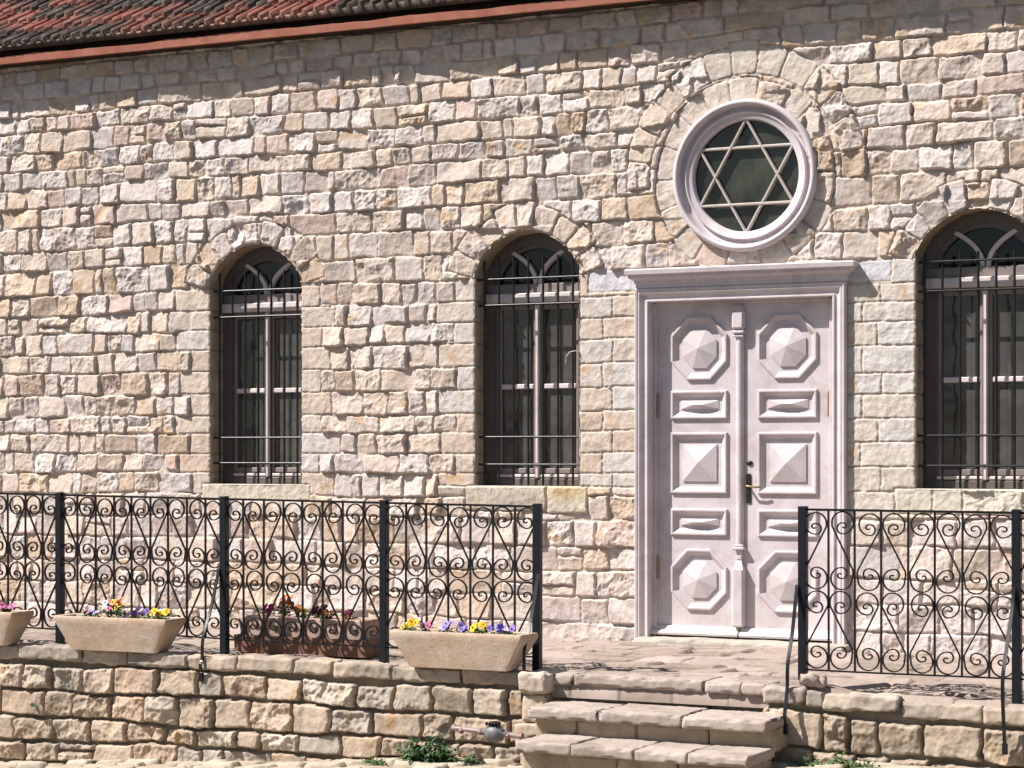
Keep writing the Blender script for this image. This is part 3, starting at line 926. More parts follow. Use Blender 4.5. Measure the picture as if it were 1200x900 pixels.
# path runs left side up, across, right side down: outward is to its left
cols = [[(p.x, y, p.y) for p in offset_poly(path, o, False)] for o, y in prof]
vs = [q for c_ in cols for q in c_]; fs = []
for i in range(len(prof)-1):
    for k in range(3): fs.append((i*4+k, i*4+k+1, (i+1)*4+k+1, (i+1)*4+k))
arc.add(vs, fs)
arc.box(-.745, -.705, .052, .15, -.01, 2.5, .004).box(.630, .695, .052, .15, -.01, 2.5, .004).box(-.7045, .6295, .053, .15, 2.482, 2.51, .003)
arc.build('door_frame', M_DOOR, door, True, 28)
cor = MB()
zc0 = ZTOP+.104
pp = [(.055, zc0+.0), (.055, zc0+.028), (.062, zc0+.034), (.066, zc0+.052), (.085, zc0+.066), (.098, zc0+.072), (.102, zc0+.092), (.118, zc0+.098), (.122, zc0+.128), (.112, zc0+.138), (.0, zc0+.148)]
lv = []
for o, z in pp:
    e = o-.055
    lv.append([(-.822-e, -.0, z), (-.822-e, -o, z), (.800+e, -o, z), (.800+e, -.0, z)])
cor.loft(lv, True, True)
cor.build('cornice', M_DOOR, door, True, 22)
YD = .078                                                      # face of the leaves
def lbl(mb, poly, prof):
    """moulding rings on a closed outline; last ring filled"""
    rings = [[(p.x, y, p.y) for p in offset_poly(poly, o)] for o, y in prof]
    mb.loft(rings)
    return rings[-1]
def rectp(x0, x1, z0, z1): return [(x0, z0), (x1, z0), (x1, z1), (x0, z1)]
def octp(x0, x1, z0, z1):
    a = (x1-x0)*.293; b = (z1-z0)*.293
    return [(x0+a, z0), (x1-a, z0), (x1, z0+b), (x1, z1-b), (x1-a, z1), (x0+a, z1), (x0, z1-b), (x0, z0+b)]
MOLD = [(0, YD+.004), (0, YD-.014), (.006, YD-.020), (.016, YD-.020), (.022, YD-.012), (.034, YD-.002), (.046, YD+.010), (.052, YD+.012)]
def panel(mb, poly, inset, hgt, rise=.010, ridge=None):
    last = lbl(mb, poly, MOLD)
    base = offset_poly(poly, inset)
    # flat ground between the moulding and the raised pyramid
    n = len(poly)
    b0 = [(p.x, YD+.012, p.y) for p in base]; b1 = [(p.x, YD+.012-rise, p.y) for p in base]
    mb.loft([last, b0, b1])
    cx = sum(p.x for p in base)/n; cz = sum(p.y for p in base)/n
    if ridge:
        tops = [(cx+(p.x-cx)*ridge[0], YD+.012-rise-hgt, cz+(p.y-cz)*ridge[1]) for p in base]
        mb.loft([b1, tops], False, True)
    else:
        k = len(mb.v)
        mb.add(b1+[(cx, YD+.012-rise-hgt, cz)], [(i, (i+1) % n, n) for i in range(n)])
for side in (-1, 1):
    leaf = link('door_leaf', None, None, door)
    xa, xb = (-.745, -.052) if side < 0 else (-.046, .695)
    pa, pb = (-.592, -.150) if side < 0 else (.086, .536)
    lf = MB()
    zs = [(.243, .690), (.790, .985), (1.098, 1.545), (1.645, 1.852), (1.930, 2.395)]
    # leaf board with the panel openings left out
    xsL = [xa, pa+.02, pb-.02, xb]
    prev = .065
    lf.box(xa, pa+.02, YD, YD+.045, .065, 2.53).box(pb-.02, xb, YD, YD+.045, .065, 2.53)
    for (z0, z1) in zs + [(2.53, 2.53)]:
        lf.box(pa+.02, pb-.02, YD, YD+.045, prev, z0+(.02 if z0 < 2.5 else 0)); prev = z1-.02
    lf.box(pa, pb, YD+.034, YD+.044, .1, 2.5)
    for i, (z0, z1) in enumerate(zs):
        if i in (0, 4):
            # corner spandrels outside the octagon
            po = octp(pa, pb, z0, z1)
            for (cx, cz, i0, i1) in ((pa, z0, 7, 0), (pb, z0, 1, 2), (pb, z1, 3, 4), (pa, z1, 5, 6)):
                sgx = 1 if cx == pa else -1; sgz = 1 if cz == z0 else -1
                q = [(cx, YD, cz), (po[i0][0], YD, po[i0][1]), (po[i1][0], YD, po[i1][1])]
                lf.add([(x, YD+.0006, z) for x, y, z in q]+[(x, YD+.03, z) for x, y, z in q], [(0, 1, 2), (3, 5, 4), (0, 3, 4, 1), (1, 4, 5, 2), (2, 5, 3, 0)])
            panel(lf, po, .088, .036, .012)
        elif i == 2:
            panel(lf, rectp(pa, pb, z0, z1), .088, .040, .010)
        else:
            panel(lf, rectp(pa, pb, z0, z1), .072, .040, .004, (.25, .02))
    lf.build('door_leaf', M_DOOR, door)
    bpy.data.objects.remove(leaf)
    wb = MB()
    L = []
    for x in (xa+.005, xb-.002):
        L.append([(x, YD+.01, .058), (x, YD-.062, .058), (x, YD-.066, .074), (x, YD-.050, .092), (x, YD-.030, .100), (x, YD-.018, .122), (x, YD+.01, .128)])
    wb.loft(L, True, True)
    wb.build('weather_board', M_DOOR, door)
ast = MB()
AX = -.052
def col(z0, z1, r, y=YD-.004, n=12):
    L = []
    for z in (z0, z1):
        L.append([(AX+r*math.cos(math.pi+math.pi*k/n), y+r*1.1*math.sin(math.pi+math.pi*k/n), z) for k in range(n+1)])
    ast.loft(L, True, True)
col(.72, 2.24, .030)
def blk(z0, z1, hw, dp, b=.012): ast.box(AX-hw, AX+hw, YD-dp, YD+.002, z0, z1, b)
blk(.13, .56, .044, .062)
L = []
for z, s in ((.545, 1.0), (.62, .35)):
    L.append([(AX-.042*s, YD, z), (AX-.042*s, YD-.060*s, z), (AX+.042*s, YD-.060*s, z), (AX+.042*s, YD, z)])
ast.loft(L, True, True)
blk(.62, .69, .020, .030, .004); blk(.69, .712, .046, .052, .006); blk(.712, .73, .036, .042, .005)
blk(2.235, 2.25, .040, .048, .005); blk(2.262, 2.284, .047, .056, .006); blk(2.25, 2.262, .034, .04, .003)
blk(2.295, 2.43, .046, .064); blk(2.284, 2.295, .036, .044, .003)
L = []
for z, s in ((2.425, 1.0), (2.475, .35)):
    L.append([(AX-.044*s, YD, z), (AX-.044*s, YD-.062*s, z), (AX+.044*s, YD-.062*s, z), (AX+.044*s, YD, z)])
ast.loft(L, True, True)
ast.build('astragal', M_DOOR, door, True, 30)
hd = MB(); hd.box(-.006, .032, YD-.010, YD-.0005, 1.03, 1.245, .004)
hd.build('lock_plate', M_DARKPL, door)
hl = MB(); hl.tube([(.013, YD-.005, 1.155), (.013, YD-.05, 1.155), (.017, YD-.058, 1.155), (.029, YD-.06, 1.154), (.084, YD-.058, 1.148), (.13, YD-.052, 1.146)], [.009, .008, .008, .007, .007, .006], 8)
hl.build('handle', M_BRASS, door, True)
kh = MB()
kh.loft([[(.020+r*math.cos(2*math.pi*k/14), y, 1.322+r*.7*math.sin(2*math.pi*k/14)) for k in range(14)] for r, y in ((.026, YD), (.026, YD-.006), (.018, YD-.012), (.008, YD-.013))], False, True)
kh.build('keyhole_rose', M_DARKPL, door, True, 40)
for z in (1.74, .55):
    hg = MB(); hg.tube([(.622, YD-.012, z-.085), (.622, YD-.012, z+.085)], .011, 8); hg.tube([(.622, YD-.012, z+.085), (.622, YD-.012, z+.10)], [.006, .003], 8)
    hg.build('hinge', plain_mat('brown_hinge', (.22, .13, .09), (.32, .2, .15), 20, .6), door)
    hg2 = MB(); hg2.tube([(-.698, YD-.012, z-.085), (-.698, YD-.012, z+.085)], .011, 8)
    hg2.build('hinge', bpy.data.materials['brown_hinge'], door)

# ------------------------------------------------------------------ ground
def ground_z(X, Y):
    b = np.interp(X, [-30, -6.5, -3.9, -1.2, .5, 1.66, 5, 30], [-1.6, -.93, -.765, -.585, -.50, -.43, -.40, -.4])
    return b-.010*np.clip(-2.6-Y, 0, 12)
def build_ground():
    gx = np.concatenate([-7-np.geomspace(400, .25, 34), np.arange(-7, 2.8, .014), 2.8+np.geomspace(.05, 400, 34)])
    gy = np.concatenate([-3.75-np.geomspace(400, .1, 40), np.arange(-3.75, -2.45, .014), -2.45+np.geomspace(.1, 400, 24)])
    X, Y = np.meshgrid(gx, gy, indexing='ij')
    z = ground_z(X, Y)
    # irregular flat paving stones
    s = 4.6
    best = np.full(X.shape, 9.); sec = np.full(X.shape, 9.); idh = np.zeros(X.shape)
    px = X*s*.8; py = Y*s*1.15
    ix = np.floor(px).astype(np.int64); iy = np.floor(py).astype(np.int64)
    for dx in (-1, 0, 1):
        for dy in (-1, 0, 1):
            jx = _h(ix+dx, iy+dy, 3, 1); jy = _h(ix+dx, iy+dy, 4, 1)
            d = np.hypot(ix+dx+.15+.7*jx-px, iy+dy+.15+.7*jy-py)
            nb_ = d < best
            sec = np.where(nb_, best, np.minimum(sec, d)); idh = np.where(nb_, _h(ix+dx, iy+dy, 5, 1), idh); best = np.minimum(best, d)
    e = sec-best
    near = ((X > -7.2) & (X < 3) & (Y > -3.9) & (Y < -2.4)).astype(float)
    st = sstep(.04, .22, e)
    stones = st*(.018+.035*idh)+.006*noise2(X*12, Y*12, 3)+.004*noise2(X*40, Y*40, 4)
    z = z+near*(stones-.03)
    c1 = np.array([.46, .40, .32]); c2 = np.array([.36, .30, .22]); dirt = np.array([.21, .17, .11])
    C = c2+(c1-c2)*idh[..., None]
    C = C*st[..., None]+dirt*(1-st[..., None])
    far = np.array([.075, .07, .062])
    C = C*near[..., None]+far*(1-near[..., None])
    return np.stack([X, Y, z], -1).reshape(-1, 3), grid_faces(len(gx), len(gy)), C.reshape(-1, 3)
nb = NB(); nb.add(*build_ground())
structure(nb.build('ground', M_PAVE))

# ---- porch floor
def build_porch():
    xs = np.concatenate([np.arange(-8.2, -6.9, .05), np.arange(-6.9, 2.6, .0125), np.arange(2.6, 4.2, .05)]); ys = np.arange(-2.52, .06, .0125)
    X, Y = np.meshgrid(xs, ys, indexing='ij')
    wy = Y+.014*noise2(X*1.3, Y*2, 51)
    bounds = [-2.60, -2.31, -2.02, -1.72, -1.43, -1.15, -.86, -.56, -.27, .10]
    lines = [lambda x, b=b: np.full(np.shape(x), b) for b in bounds[::-1]]
    rr = random.Random(4)
    J = make_joints(-8.5, 4.5, len(bounds), .42, .25, {}, rr=rr)
    pal = np.array([(.35, .285, .245), (.32, .26, .22), (.37, .305, .27), (.29, .235, .20)]); pw = np.array([.3, .3, .2, .2])
    h, C = stonework(X, wy, lines, J, np.full(X.shape, .6), [], pal, pw, (.20, .165, .13), 61, (.006, .009), (.001, .0022), .004, .010, .012, jmax=.006, nsplit=0, mottle=.25)
    wear = .003*noise2(X*1.3, Y*1.6, 62)-.026*np.clip(X-1.0, 0, 3)*np.clip(-Y/2.3, 0, 1)
    zz = h-.008+wear; zz[:, 0] = -.14
    return np.stack([X, Y, zz], -1).reshape(-1, 3), grid_faces(len(xs), len(ys)), C.reshape(-1, 3)
nb = NB(); nb.add(*build_porch())
structure(nb.build('porch_floor', M_PAVE))

# ---- retaining walls under the porch
WY = -2.57
def retaining(name, label, xa, xb, zl, zr, xref, capjoints, seed, endblocks=()):
    t = thing(name, label, 'wall', ((xa+xb)/2, WY, -.5))
    inv = Vector((-(xa+xb)/2, -WY, .5))
    def shift(o): o.location = inv; return o
    xs = np.arange(xa, xb+.001, .0075); zs = np.arange(-1.25, .0, .0075)
    X, Z = np.meshgrid(xs, zs, indexing='ij')
    lines = []
    for a, b in zip(zl, zr):
        ph = rnd.uniform(0, 6)
        lines.append(lambda x, a=a, b=b, ph=ph: a+(b-a)*np.clip((x-xref[0])/(xref[1]-xref[0]), -1, 1.3)+.012*np.sin(2.3*x+ph)+.006*np.sin(5.9*x+ph))
    rr = random.Random(seed)
    J = make_joints(xa-.3, xb+.3, len(zl), .275, .27, {}, rr=rr)
    h, C = stonework(X, Z, lines, J, np.full(X.shape, 1.), [], PAL2, PALW2, (.25, .20, .15), seed, (.040, .066), (.018, .050), .004, .012, .018, jmax=.013, nsplit=.02)
    damp = np.clip(.5*noise2(X*1.3, Z*1.7, seed+40)+.1, 0, .5)
    C = C*(1-damp[..., None])+np.array([.22, .20, .16])*damp[..., None]
    P = np.stack([X, WY+.045-h, Z], -1)
    n2 = NB(); kp = (Z < lines[0](X)+.045)[:-1, :-1]
    n2.add(P.reshape(-1, 3), grid_faces(len(xs), len(zs), kp), C.reshape(-1, 3))
    for i, b in enumerate(endblocks):
        Pb, Fb = rough_box(*b, res=.012, r=.022, amp=.010, freq=11, seed=seed+60+i)
        n2.add(Pb, Fb, np.array(rr.choice(PAL2.tolist())))
    shift(n2.build('stone_face', M_BLOCK, t))
    cn = NB()
    for i, (a, b) in enumerate(zip(capjoints[:-1], capjoints[1:])):
        f = lambda x: (np.interp(x, [xref[0], xref[1]], [zl[0]+.118, zr[0]+.118]))
        dz = rr.uniform(-.006, .006); z1 = float(f((a+b)/2))+dz; dy = rr.uniform(-.012, .014)
        Pb, Fb = rough_box(a+.004, b-.004, WY-.006+dy, WY+.17, z1-.095, z1, res=.0125, r=.011, amp=.016, freq=9, seed=seed+i, fine=.004)
        cc = np.array(rr.choice([(.43, .36, .29), (.47, .395, .32), (.39, .335, .28), (.46, .37, .29)]))
        nn = noise3(Pb[:, 0]*7, Pb[:, 1]*7, Pb[:, 2]*7, seed+3)
        gr = sstep(-.1, .5, nn)*.55
        cn.add(Pb, Fb, cc*(1-gr[:, None])+np.array([.23, .205, .18])*gr[:, None])
    shift(cn.build('cap', M_BLOCK, t))
    return t
def capj(a, b, seed):
    r = random.Random(seed); j = [a]
    while j[-1] < b-.55: j.append(j[-1]+r.uniform(.26, .55))
    return j+[b]
retaining('retaining_wall', 'long tan rubble wall with grey capping stones, below the flower troughs', -8.2, -.36,
          [-.09, -.275, -.475, -.64, -.80, -.98, -1.3], [-.105, -.275, -.46, -.575, -.70, -.9, -1.3], (-4.6, -.5), capj(-8.2, -.36, 3), 71,
          [(-.50, -.315, WY-.085, WY+.30, -.115, .018), (-.49, -.33, WY-.055, WY+.30, -.30, -.12), (-.55, -.345, WY-.055, WY+.30, -.47, -.305), (-.52, -.35, WY-.02, WY+.30, -.70, -.475)])
retaining('retaining_wall', 'low pale stone wall with its capping, right of the steps', 1.10, 4.2,
          [-.125, -.335, -.50, -.70, -.95], [-.185, -.41, -.575, -.74, -.95], (1.1, 2.65), [1.09, 1.36, 1.47, 1.93, 2.42, 2.85, 3.3, 3.8, 4.2], 83,
          [(1.085, 1.24, WY-.012, WY+.28, -.36, -.13)])
core = MB(); core.box(-8.2, -.40, WY+.06, -.02, -1.2, -.03).box(-.40, 1.14, -2.36, -.02, -1.2, -.03).box(1.14, 4.2, WY+.06, -.02, -1.2, -.30)
structure(core.build('porch_base', M_SOFFIT))

# ---- steps
steps = thing('stone_steps', 'three worn pale stone steps leading up to the porch', 'steps', (.5, -2.9, -.5))
def step_part(name, blocks, cols, seed, r, amp):
    n2 = NB()
    for i, b in enumerate(blocks):
        P, F = rough_box(*b, res=.0125, r=r, amp=amp, freq=6, seed=seed+i, fine=.0028, chip=.075)
        c = np.array(cols[i % len(cols)])
        g = sstep(-.1, .5, noise3(P[:, 0]*5, P[:, 1]*5, P[:, 2]*9, seed+i+7)+.4*noise3(P[:, 0]*17, P[:, 1]*17, P[:, 2]*17, seed+i+8))*.38
        n2.add(P, F, c*(1-g[:, None])+np.array([.23, .18, .135])*g[:, None])
    o = n2.build(name, M_PAVE, steps); o.location = (-.5, 2.9, .5)
tc = [(.41, .35, .305), (.385, .325, .285), (.425, .36, .315)]
rc = [(.42, .34, .245), (.44, .355, .26), (.40, .33, .255)]
step_part('tread', [(-.34, -.175, -2.535, -2.2, -.062, .006), (-.170, .70, -2.53, -2.2, -.062, .008), (.705, .94, -2.54, -2.2, -.062, .006), (.945, 1.10, -2.55, -2.2, -.062, .004)], tc, 200, .008, .0045)
step_part('riser', [(-.36, .22, -2.445, -2.25, -.20, -.058), (.225, .70, -2.45, -2.25, -.20, -.058), (.705, 1.13, -2.445, -2.25, -.20, -.058)], rc, 210, .005, .0045)
step_part('tread', [(-.30, .18, -2.945, -2.48, -.228, -.160), (.185, .72, -2.95, -2.48, -.230, -.158), (.725, 1.255, -2.96, -2.48, -.232, -.163)], tc, 220, .009, .0045)
step_part('riser', [(-.28, .0, -2.865, -2.5, -.37, -.224), (.005, .40, -2.87, -2.5, -.37, -.224), (.405, .86, -2.87, -2.5, -.37, -.226), (.865, 1.245, -2.865, -2.5, -.37, -.226)], rc, 230, .008, .005)
step_part('tread', [(-.205, .16, -3.29, -2.85, -.390, -.322), (.165, .57, -3.30, -2.85, -.391, -.325), (.575, .90, -3.31, -2.85, -.393, -.327), (.905, 1.27, -3.315, -2.85, -.392, -.325)], tc, 240, .010, .0045)
step_part('riser', [(-.20, .42, -3.22, -2.85, -.70, -.386), (.425, .80, -3.225, -2.85, -.70, -.386), (.805, 1.25, -3.22, -2.85, -.70, -.386)], [(.40, .33, .24), (.42, .36, .28)], 250, .01, .006)
sill = NB(); P, F = rough_box(-.80, .82, -.20, .14, -.05, .045, .0125, .02, .008, 6, 300); sill.add(P, F, (.42, .38, .325))
sill.build('threshold', M_PAVE, door)

# ------------------------------------------------------------------ railings
RY = -2.36
W = .1575
def volute(cx, cz, R, a0, up, n=26):
    """three shrinking arcs, clockwise: outer turn, low (or high) inner curl, eye"""
    pts = []
    for q in range(n+1):
        a = a0-math.radians(270)*q/n; pts.append((cx+R*math.cos(a), cz+R*math.sin(a)))
    a1 = a0-math.radians(270); ca = (math.cos(a1), math.sin(a1))
    r2 = .50*R; c2 = (cx+ca[0]*(R-r2), cz+ca[1]*(R-r2))
    for q in range(1, n+1):
        a = a1-math.radians(215)*q/n; pts.append((c2[0]+r2*math.cos(a), c2[1]+r2*math.sin(a)))
    a2 = a1-math.radians(215); ca = (math.cos(a2), math.sin(a2))
    r3 = .20*R; c3 = (c2[0]+ca[0]*(r2-r3), c2[1]+ca[1]*(r2-r3))
    for q in range(1, 11):
        a = a2-math.radians(200)*q/10; pts.append((c3[0]+r3*math.cos(a), c3[1]+r3*math.sin(a)))
    return pts
def scroll_mesh(name, mirror, hh):
    R = .0655
    top = volute(-.003, hh-R-.006, R, math.pi, True)
    bot = volute(-.003, R+.006, R, 0.0, False)
    zt = hh-R-.006
    pts = top[::-1] + [(-R-.002, zt-.02)] + [(W/2-.013, .26*hh)] + [(W/2-.011, .22*hh)] + bot
    if mirror: pts = [(-x, z) for x, z in pts]
    mb = MB(); mb.strap(pts, .0074, .015, 0)
    return mb
def railing(name, label, posts, first_single, ztop, zpost, braces, cells):
    x0 = posts[0]; t = thing(name, label, 'railing', ((posts[0]+posts[-1])/2, RY, 0))
    ox = (posts[0]+posts[-1])/2
    TOP = 1.045; BOT = .098; HH = (TOP-BOT)/2
    tilt = lambda x: ztop(x)-1.06
    sA = scroll_mesh('scroll', False, HH).build('scroll', M_IRON); sB = scroll_mesh('scroll', True, HH).build('scroll', M_IRON)
    mA, mB_ = sA.data, sB.data
    bpy.data.objects.remove(sA); bpy.data.objects.remove(sB)
    bb = MB(); bb.box(-.0056, .0056, -.006, .006, BOT-.002, TOP); b0 = bb.build('baluster', M_IRON); mBal = b0.data; bpy.data.objects.remove(b0)
    for x, zb in zip(posts, zpost):
        pm_ = MB(); pm_.box(-.0255, .0255, -.0255, .0255, zb, ztop(x)+.012, .003)
        o = pm_.build('post', M_POST, t); o.location = (x-ox, 0, 0)
        o.rotation_euler = (0, rnd.uniform(-.006, .006), 0)
    par = 1 if first_single else 0
    for i in range(len(posts)-1):
        a, b = posts[i], posts[i+1]; n = cells[i]; w = (b-a)/n
        for k in range(n):
            xc = a+w*(k+.5)
            for tier in (0, 1):
                o = link('scroll', mA if par == 0 else mB_, None, t)
                o.location = (xc-ox, 0, BOT+HH*tier+tilt(xc)); o.scale = (w/W, 1, 1)
                o.rotation_euler = (rnd.uniform(-.02, .02), rnd.uniform(-.022, .022), 0); o.scale = (w/W*rnd.uniform(.97, 1.02), 1, rnd.uniform(.985, 1.01))
            par ^= 1
            if k:
                o = link('baluster', mBal, None, t); o.location = (a+w*k-ox, rnd.uniform(-.003, .003), tilt(a+w*k)); o.rotation_euler = (0, rnd.uniform(-.005, .005), 0)
    for z, hh in ((1.052, .007), (.094, .0045)):
        rm = MB(); L = []
        for x in np.linspace(posts[0], posts[-1], 40):
            zz = z+tilt(x)+.003*math.sin(x*3)*(hh < .006)
            L.append([(x-ox, -.011, zz-hh), (x-ox, .011, zz-hh), (x-ox, .011, zz+hh), (x-ox, -.011, zz+hh)])
        rm.loft(L, True, True); rm.build('top_rail' if z > .5 else 'bottom_rail', M_IRON, t)
    for bx, dx, zt, bow, zend in braces:
        cp = [(-.027, zt), (-.06, zt-.10), (-.16*bow, zt-.28), (-.27*bow, zt-.46), (-.285*bow, zt-.60), (-.25, zend+.06), (-.235, zend)]
        # Catmull-Rom through the bend points
        pts = []
        q = [cp[0]]+cp+[cp[-1]]
        for i in range(1, len(q)-2):
            for s in range(8):
                u_ = s/8
                pts.append(tuple(.5*((2*q[i][j])+(-q[i-1][j]+q[i+1][j])*u_+(2*q[i-1][j]-5*q[i][j]+4*q[i+1][j]-q[i+2][j])*u_*u_+(-q[i-1][j]+3*q[i][j]-3*q[i+1][j]+q[i+2][j])*u_**3) for j in (0, 1)))
        pts.append(cp[-1])
        bm_ = MB(); bm_.strap(pts, .010, .020, 0)
        bm_.v = [(v[1], v[0], v[2]) for v in bm_.v]
        o = bm_.build('brace', M_STRAP, t); o.location = (bx+dx-ox, 0, 0)
        pl = MB(); pl.box(-.016, .016, -.244, -.226, zend-.055, zend+.01, .004)
        o2 = pl.build('foot', M_STRAP, o)
    return t
zt_l = lambda x: 1.058+.0115*(-.51-x)
zt_r = lambda x: 1.060-.004*(x-1.3)
LP = [-7.12, -5.71, -4.30, -2.895, -1.635, -.51]
railing('iron_railing', 'long black scrollwork railing along the porch, left of the steps', LP, False, zt_l, [.0]*6,
        [(-2.895, -.03, .60, .80, -.10), (-.51, .018, .62, .80, -.12), (-5.71, -.03, .6, .8, -.1)], [9, 9, 9, 8, 7])
RY = -2.40
railing('iron_railing', 'short black scrollwork railing on the porch, right of the door', [1.285, 2.575, 3.85], True, zt_r, [.03, -.07, -.08],
        [(1.285, -.028, .60, .72, -.22), (2.575, -.012, .62, 1.0, -.26)], [8, 8])

# ------------------------------------------------------------------ planters and pansies
def rrect(hx, hy, z, r, n=4, sub=18):
    pts = []
    cs = [(hx-r, hy-r, 0), (-hx+r, hy-r, 90), (-hx+r, -hy+r, 180), (hx-r, -hy+r, 270)]
    for ci, (cx, cy, a) in enumerate(cs):
        for k in range(n+1):
            an = math.radians(a+90*k/n); pts.append((cx+r*math.cos(an), cy+r*math.sin(an), z))
        nx = cs[(ci+1) % 4]; an = math.radians(a+90)
        e = (cx+r*math.cos(an), cy+r*math.sin(an)); f = (nx[0]+r*math.cos(an), nx[1]+r*math.sin(an))
        for k in range(1, sub): pts.append((e[0]+(f[0]-e[0])*k/sub, e[1]+(f[1]-e[1])*k/sub, z))
    return pts
def trough(name, label, loc, hx, hy, bx, by, hgt, mat, soil_mat, rot=0, lip=.0, seed=1):
    t = thing(name, label, 'planter', loc, 'troughs of pansies along the railing')
    t.rotation_euler = (0, 0, rot)
    L = [rrect(bx-.02, by-.02, 0, .012), rrect(bx, by, .006, .014)]
    for k in range(1, 11):
        u_ = k/10; L.append(rrect(bx+(hx-lip-bx)*u_, by+(hy-lip-by)*u_, .006+(hgt-.036)*u_, .016))
    L += [rrect(hx, hy, hgt-.026, .018), rrect(hx+.003, hy+.003, hgt-.012, .02), rrect(hx-.002, hy-.002, hgt-.001, .018), rrect(hx-.012, hy-.012, hgt, .014), rrect(hx-.026, hy-.026, hgt-.004, .012), rrect(hx-.032, hy-.032, hgt-.05, .012), rrect(hx-.05, hy-.045, hgt-.09, .012)]
    mb = MB(); mb.loft(L, True, False)
    P = np.array(mb.v); s = seed*7.1
    nn = noise3(P[:, 0]*6+s, P[:, 1]*6, P[:, 2]*6, seed)*.005+noise3(P[:, 0]*22+s, P[:, 1]*22, P[:, 2]*22, seed+1)*.0022
    P[:, 1] -= nn; P[:, 2] += nn*.5; P[:, 0] += nn*.6
    mb.v = [tuple(p) for p in P]
    mb.build('trough', mat, t, True, 50)
    sm = MB(); xs = np.linspace(-hx+.035, hx-.035, 40); ys = np.linspace(-hy+.035, hy-.035, 10)
    vs = [(x, y, hgt-.045+.012*float(noise2(np.array([x*14.]), np.array([y*14.]), seed)[0])) for x in xs for y in ys]
    sm.add(vs, [tuple(f) for f in grid_faces(40, 10)])
    sm.build('soil', soil_mat, t, True)
    return t
M_LEAF = plain_mat('pansy_leaf', (.03, .075, .02), (.07, .14, .04), 40, .6, 0, .1, .3)
def petal_mat(name, c, dark=.5):
    return plain_mat(name, tuple(x*dark for x in c), c, 60, .7, 0, .05, .2)
PET = {'yellow': petal_mat('yellow_petal', (.80, .50, .02), .75), 'orange': petal_mat('orange_petal', (.75, .22, .06), .6), 'violet': petal_mat('violet_petal', (.30, .22, .62), .6),
       'lilac': petal_mat('lilac_petal', (.52, .46, .78), .7), 'purple': petal_mat('deep_purple_petal', (.06, .025, .12), .5), 'pink': petal_mat('pink_petal', (.62, .18, .36), .6),
       'white': petal_mat('white_petal', (.78, .72, .72), .85), 'maroon': petal_mat('maroon_petal', (.10, .01, .03), .5), 'magenta': petal_mat('magenta_petal', (.42, .04, .22), .6)}
M_EYE = petal_mat('pansy_eye', (.06, .02, .03), .5)
def pansy(loc, colour, n, label, spread=.055, hgt=.07, seed=0, colour2=None, group='pansies planted in the troughs'):
    r = random.Random(seed)
    t = thing('pansy_plant', label, 'flowers', loc, group)
    lf = MB()
    for k in range(int(n*16)):
        a = r.uniform(0, 6.28); d = r.uniform(.0, spread*1.15); ln = r.uniform(.022, .042); w_ = ln*.32
        bx, by, bz = d*math.cos(a), d*.8*math.sin(a), r.uniform(-.015, hgt*.55)
        b = r.uniform(0, 6.28); el = r.uniform(-.2, 1.0)
        dr = Vector((math.cos(b)*math.cos(el), math.sin(b)*math.cos(el), math.sin(el))); sd = dr.cross(Vector((0, 0, 1))).normalized()
        o = Vector((bx, by, bz)); up = sd.cross(dr)
        lf.add([o, o+dr*ln*.5+sd*w_, o+dr*ln-up*.006, o+dr*ln*.5-sd*w_, o+dr*ln*.5+up*.004], [(0, 1, 4), (1, 2, 4), (2, 3, 4), (3, 0, 4)])
    for k in range(n):
        a = r.uniform(0, 6.28); d = r.uniform(0, spread*.5)
        lf.tube([(d*math.cos(a), d*math.sin(a), -.02), (d*1.4*math.cos(a), d*1.4*math.sin(a), hgt*.6)], .0018, 4)
    lf.build('leaves', M_LEAF, t)
    for k in range(n):
        a = r.uniform(0, 6.28); d = spread*math.sqrt(r.random())
        ct = Vector((d*math.cos(a), d*.75*math.sin(a), hgt*r.uniform(.55, 1.1)))
        nrm = Vector((r.uniform(-.6, .8), r.uniform(-1, -.35), r.uniform(.1, .9))).normalized()
        sx = nrm.cross(Vector((0, 0, 1))).normalized(); sz = sx.cross(nrm).normalized()
        fl = MB(); R = r.uniform(.019, .026)
        for j, (pa_, pr) in enumerate(((60, .95), (120, .95), (10, .85), (170, .85), (270, 1.1))):
            c_ = ct+(sx*math.cos(math.radians(pa_))+sz*math.sin(math.radians(pa_)))*R*.62+nrm*(.0015*j)
            q = [c_+nrm*.003]
            for i in range(9):
                an = 2*math.pi*i/9
                wv = 1+.12*math.sin(3*an+j)
                q.append(c_+(sx*math.cos(an)+sz*math.sin(an))*R*.62*pr*wv-nrm*.003*math.sin(2*an+j))
            fl.add(q, [(0, 1+i, 1+(i+1) % 9) for i in range(9)])
        fo = fl.build('flower', PET[colour2 if (colour2 and r.random() < .4) else colour], t, True)
        ey = MB(); c_ = ct+nrm*.0095
        ey.add([c_+nrm*.002]+[c_+(sx*math.cos(2*math.pi*i/7)+sz*math.sin(2*math.pi*i/7))*R*.26 for i in range(7)], [(0, 1+i, 1+(i+1) % 7) for i in range(7)])
        ey.build('eye', M_EYE, fo)
    return t
TY = -2.545
trough('planter', 'pale clay trough cut off by the left edge of the photo', (-4.95, TY, .022), .47, .125, .36, .08, .245, M_TERRA, M_SOIL, 0, 0, 1)
trough('planter', 'pale clay trough in front of the railing, holding pink, violet and yellow pansies', (-3.645, TY, .020), .475, .125, .355, .08, .24, M_TERRA, M_SOIL, .01, 0, 2)
t3 = trough('planter', 'pink clay trough of orange and maroon pansies, standing in a rusty tray behind the railing', (-2.43, -1.99, .004), .52, .12, .50, .11, .255, M_TERRA2, M_SOIL, 0, 0, 3)
tray = MB()
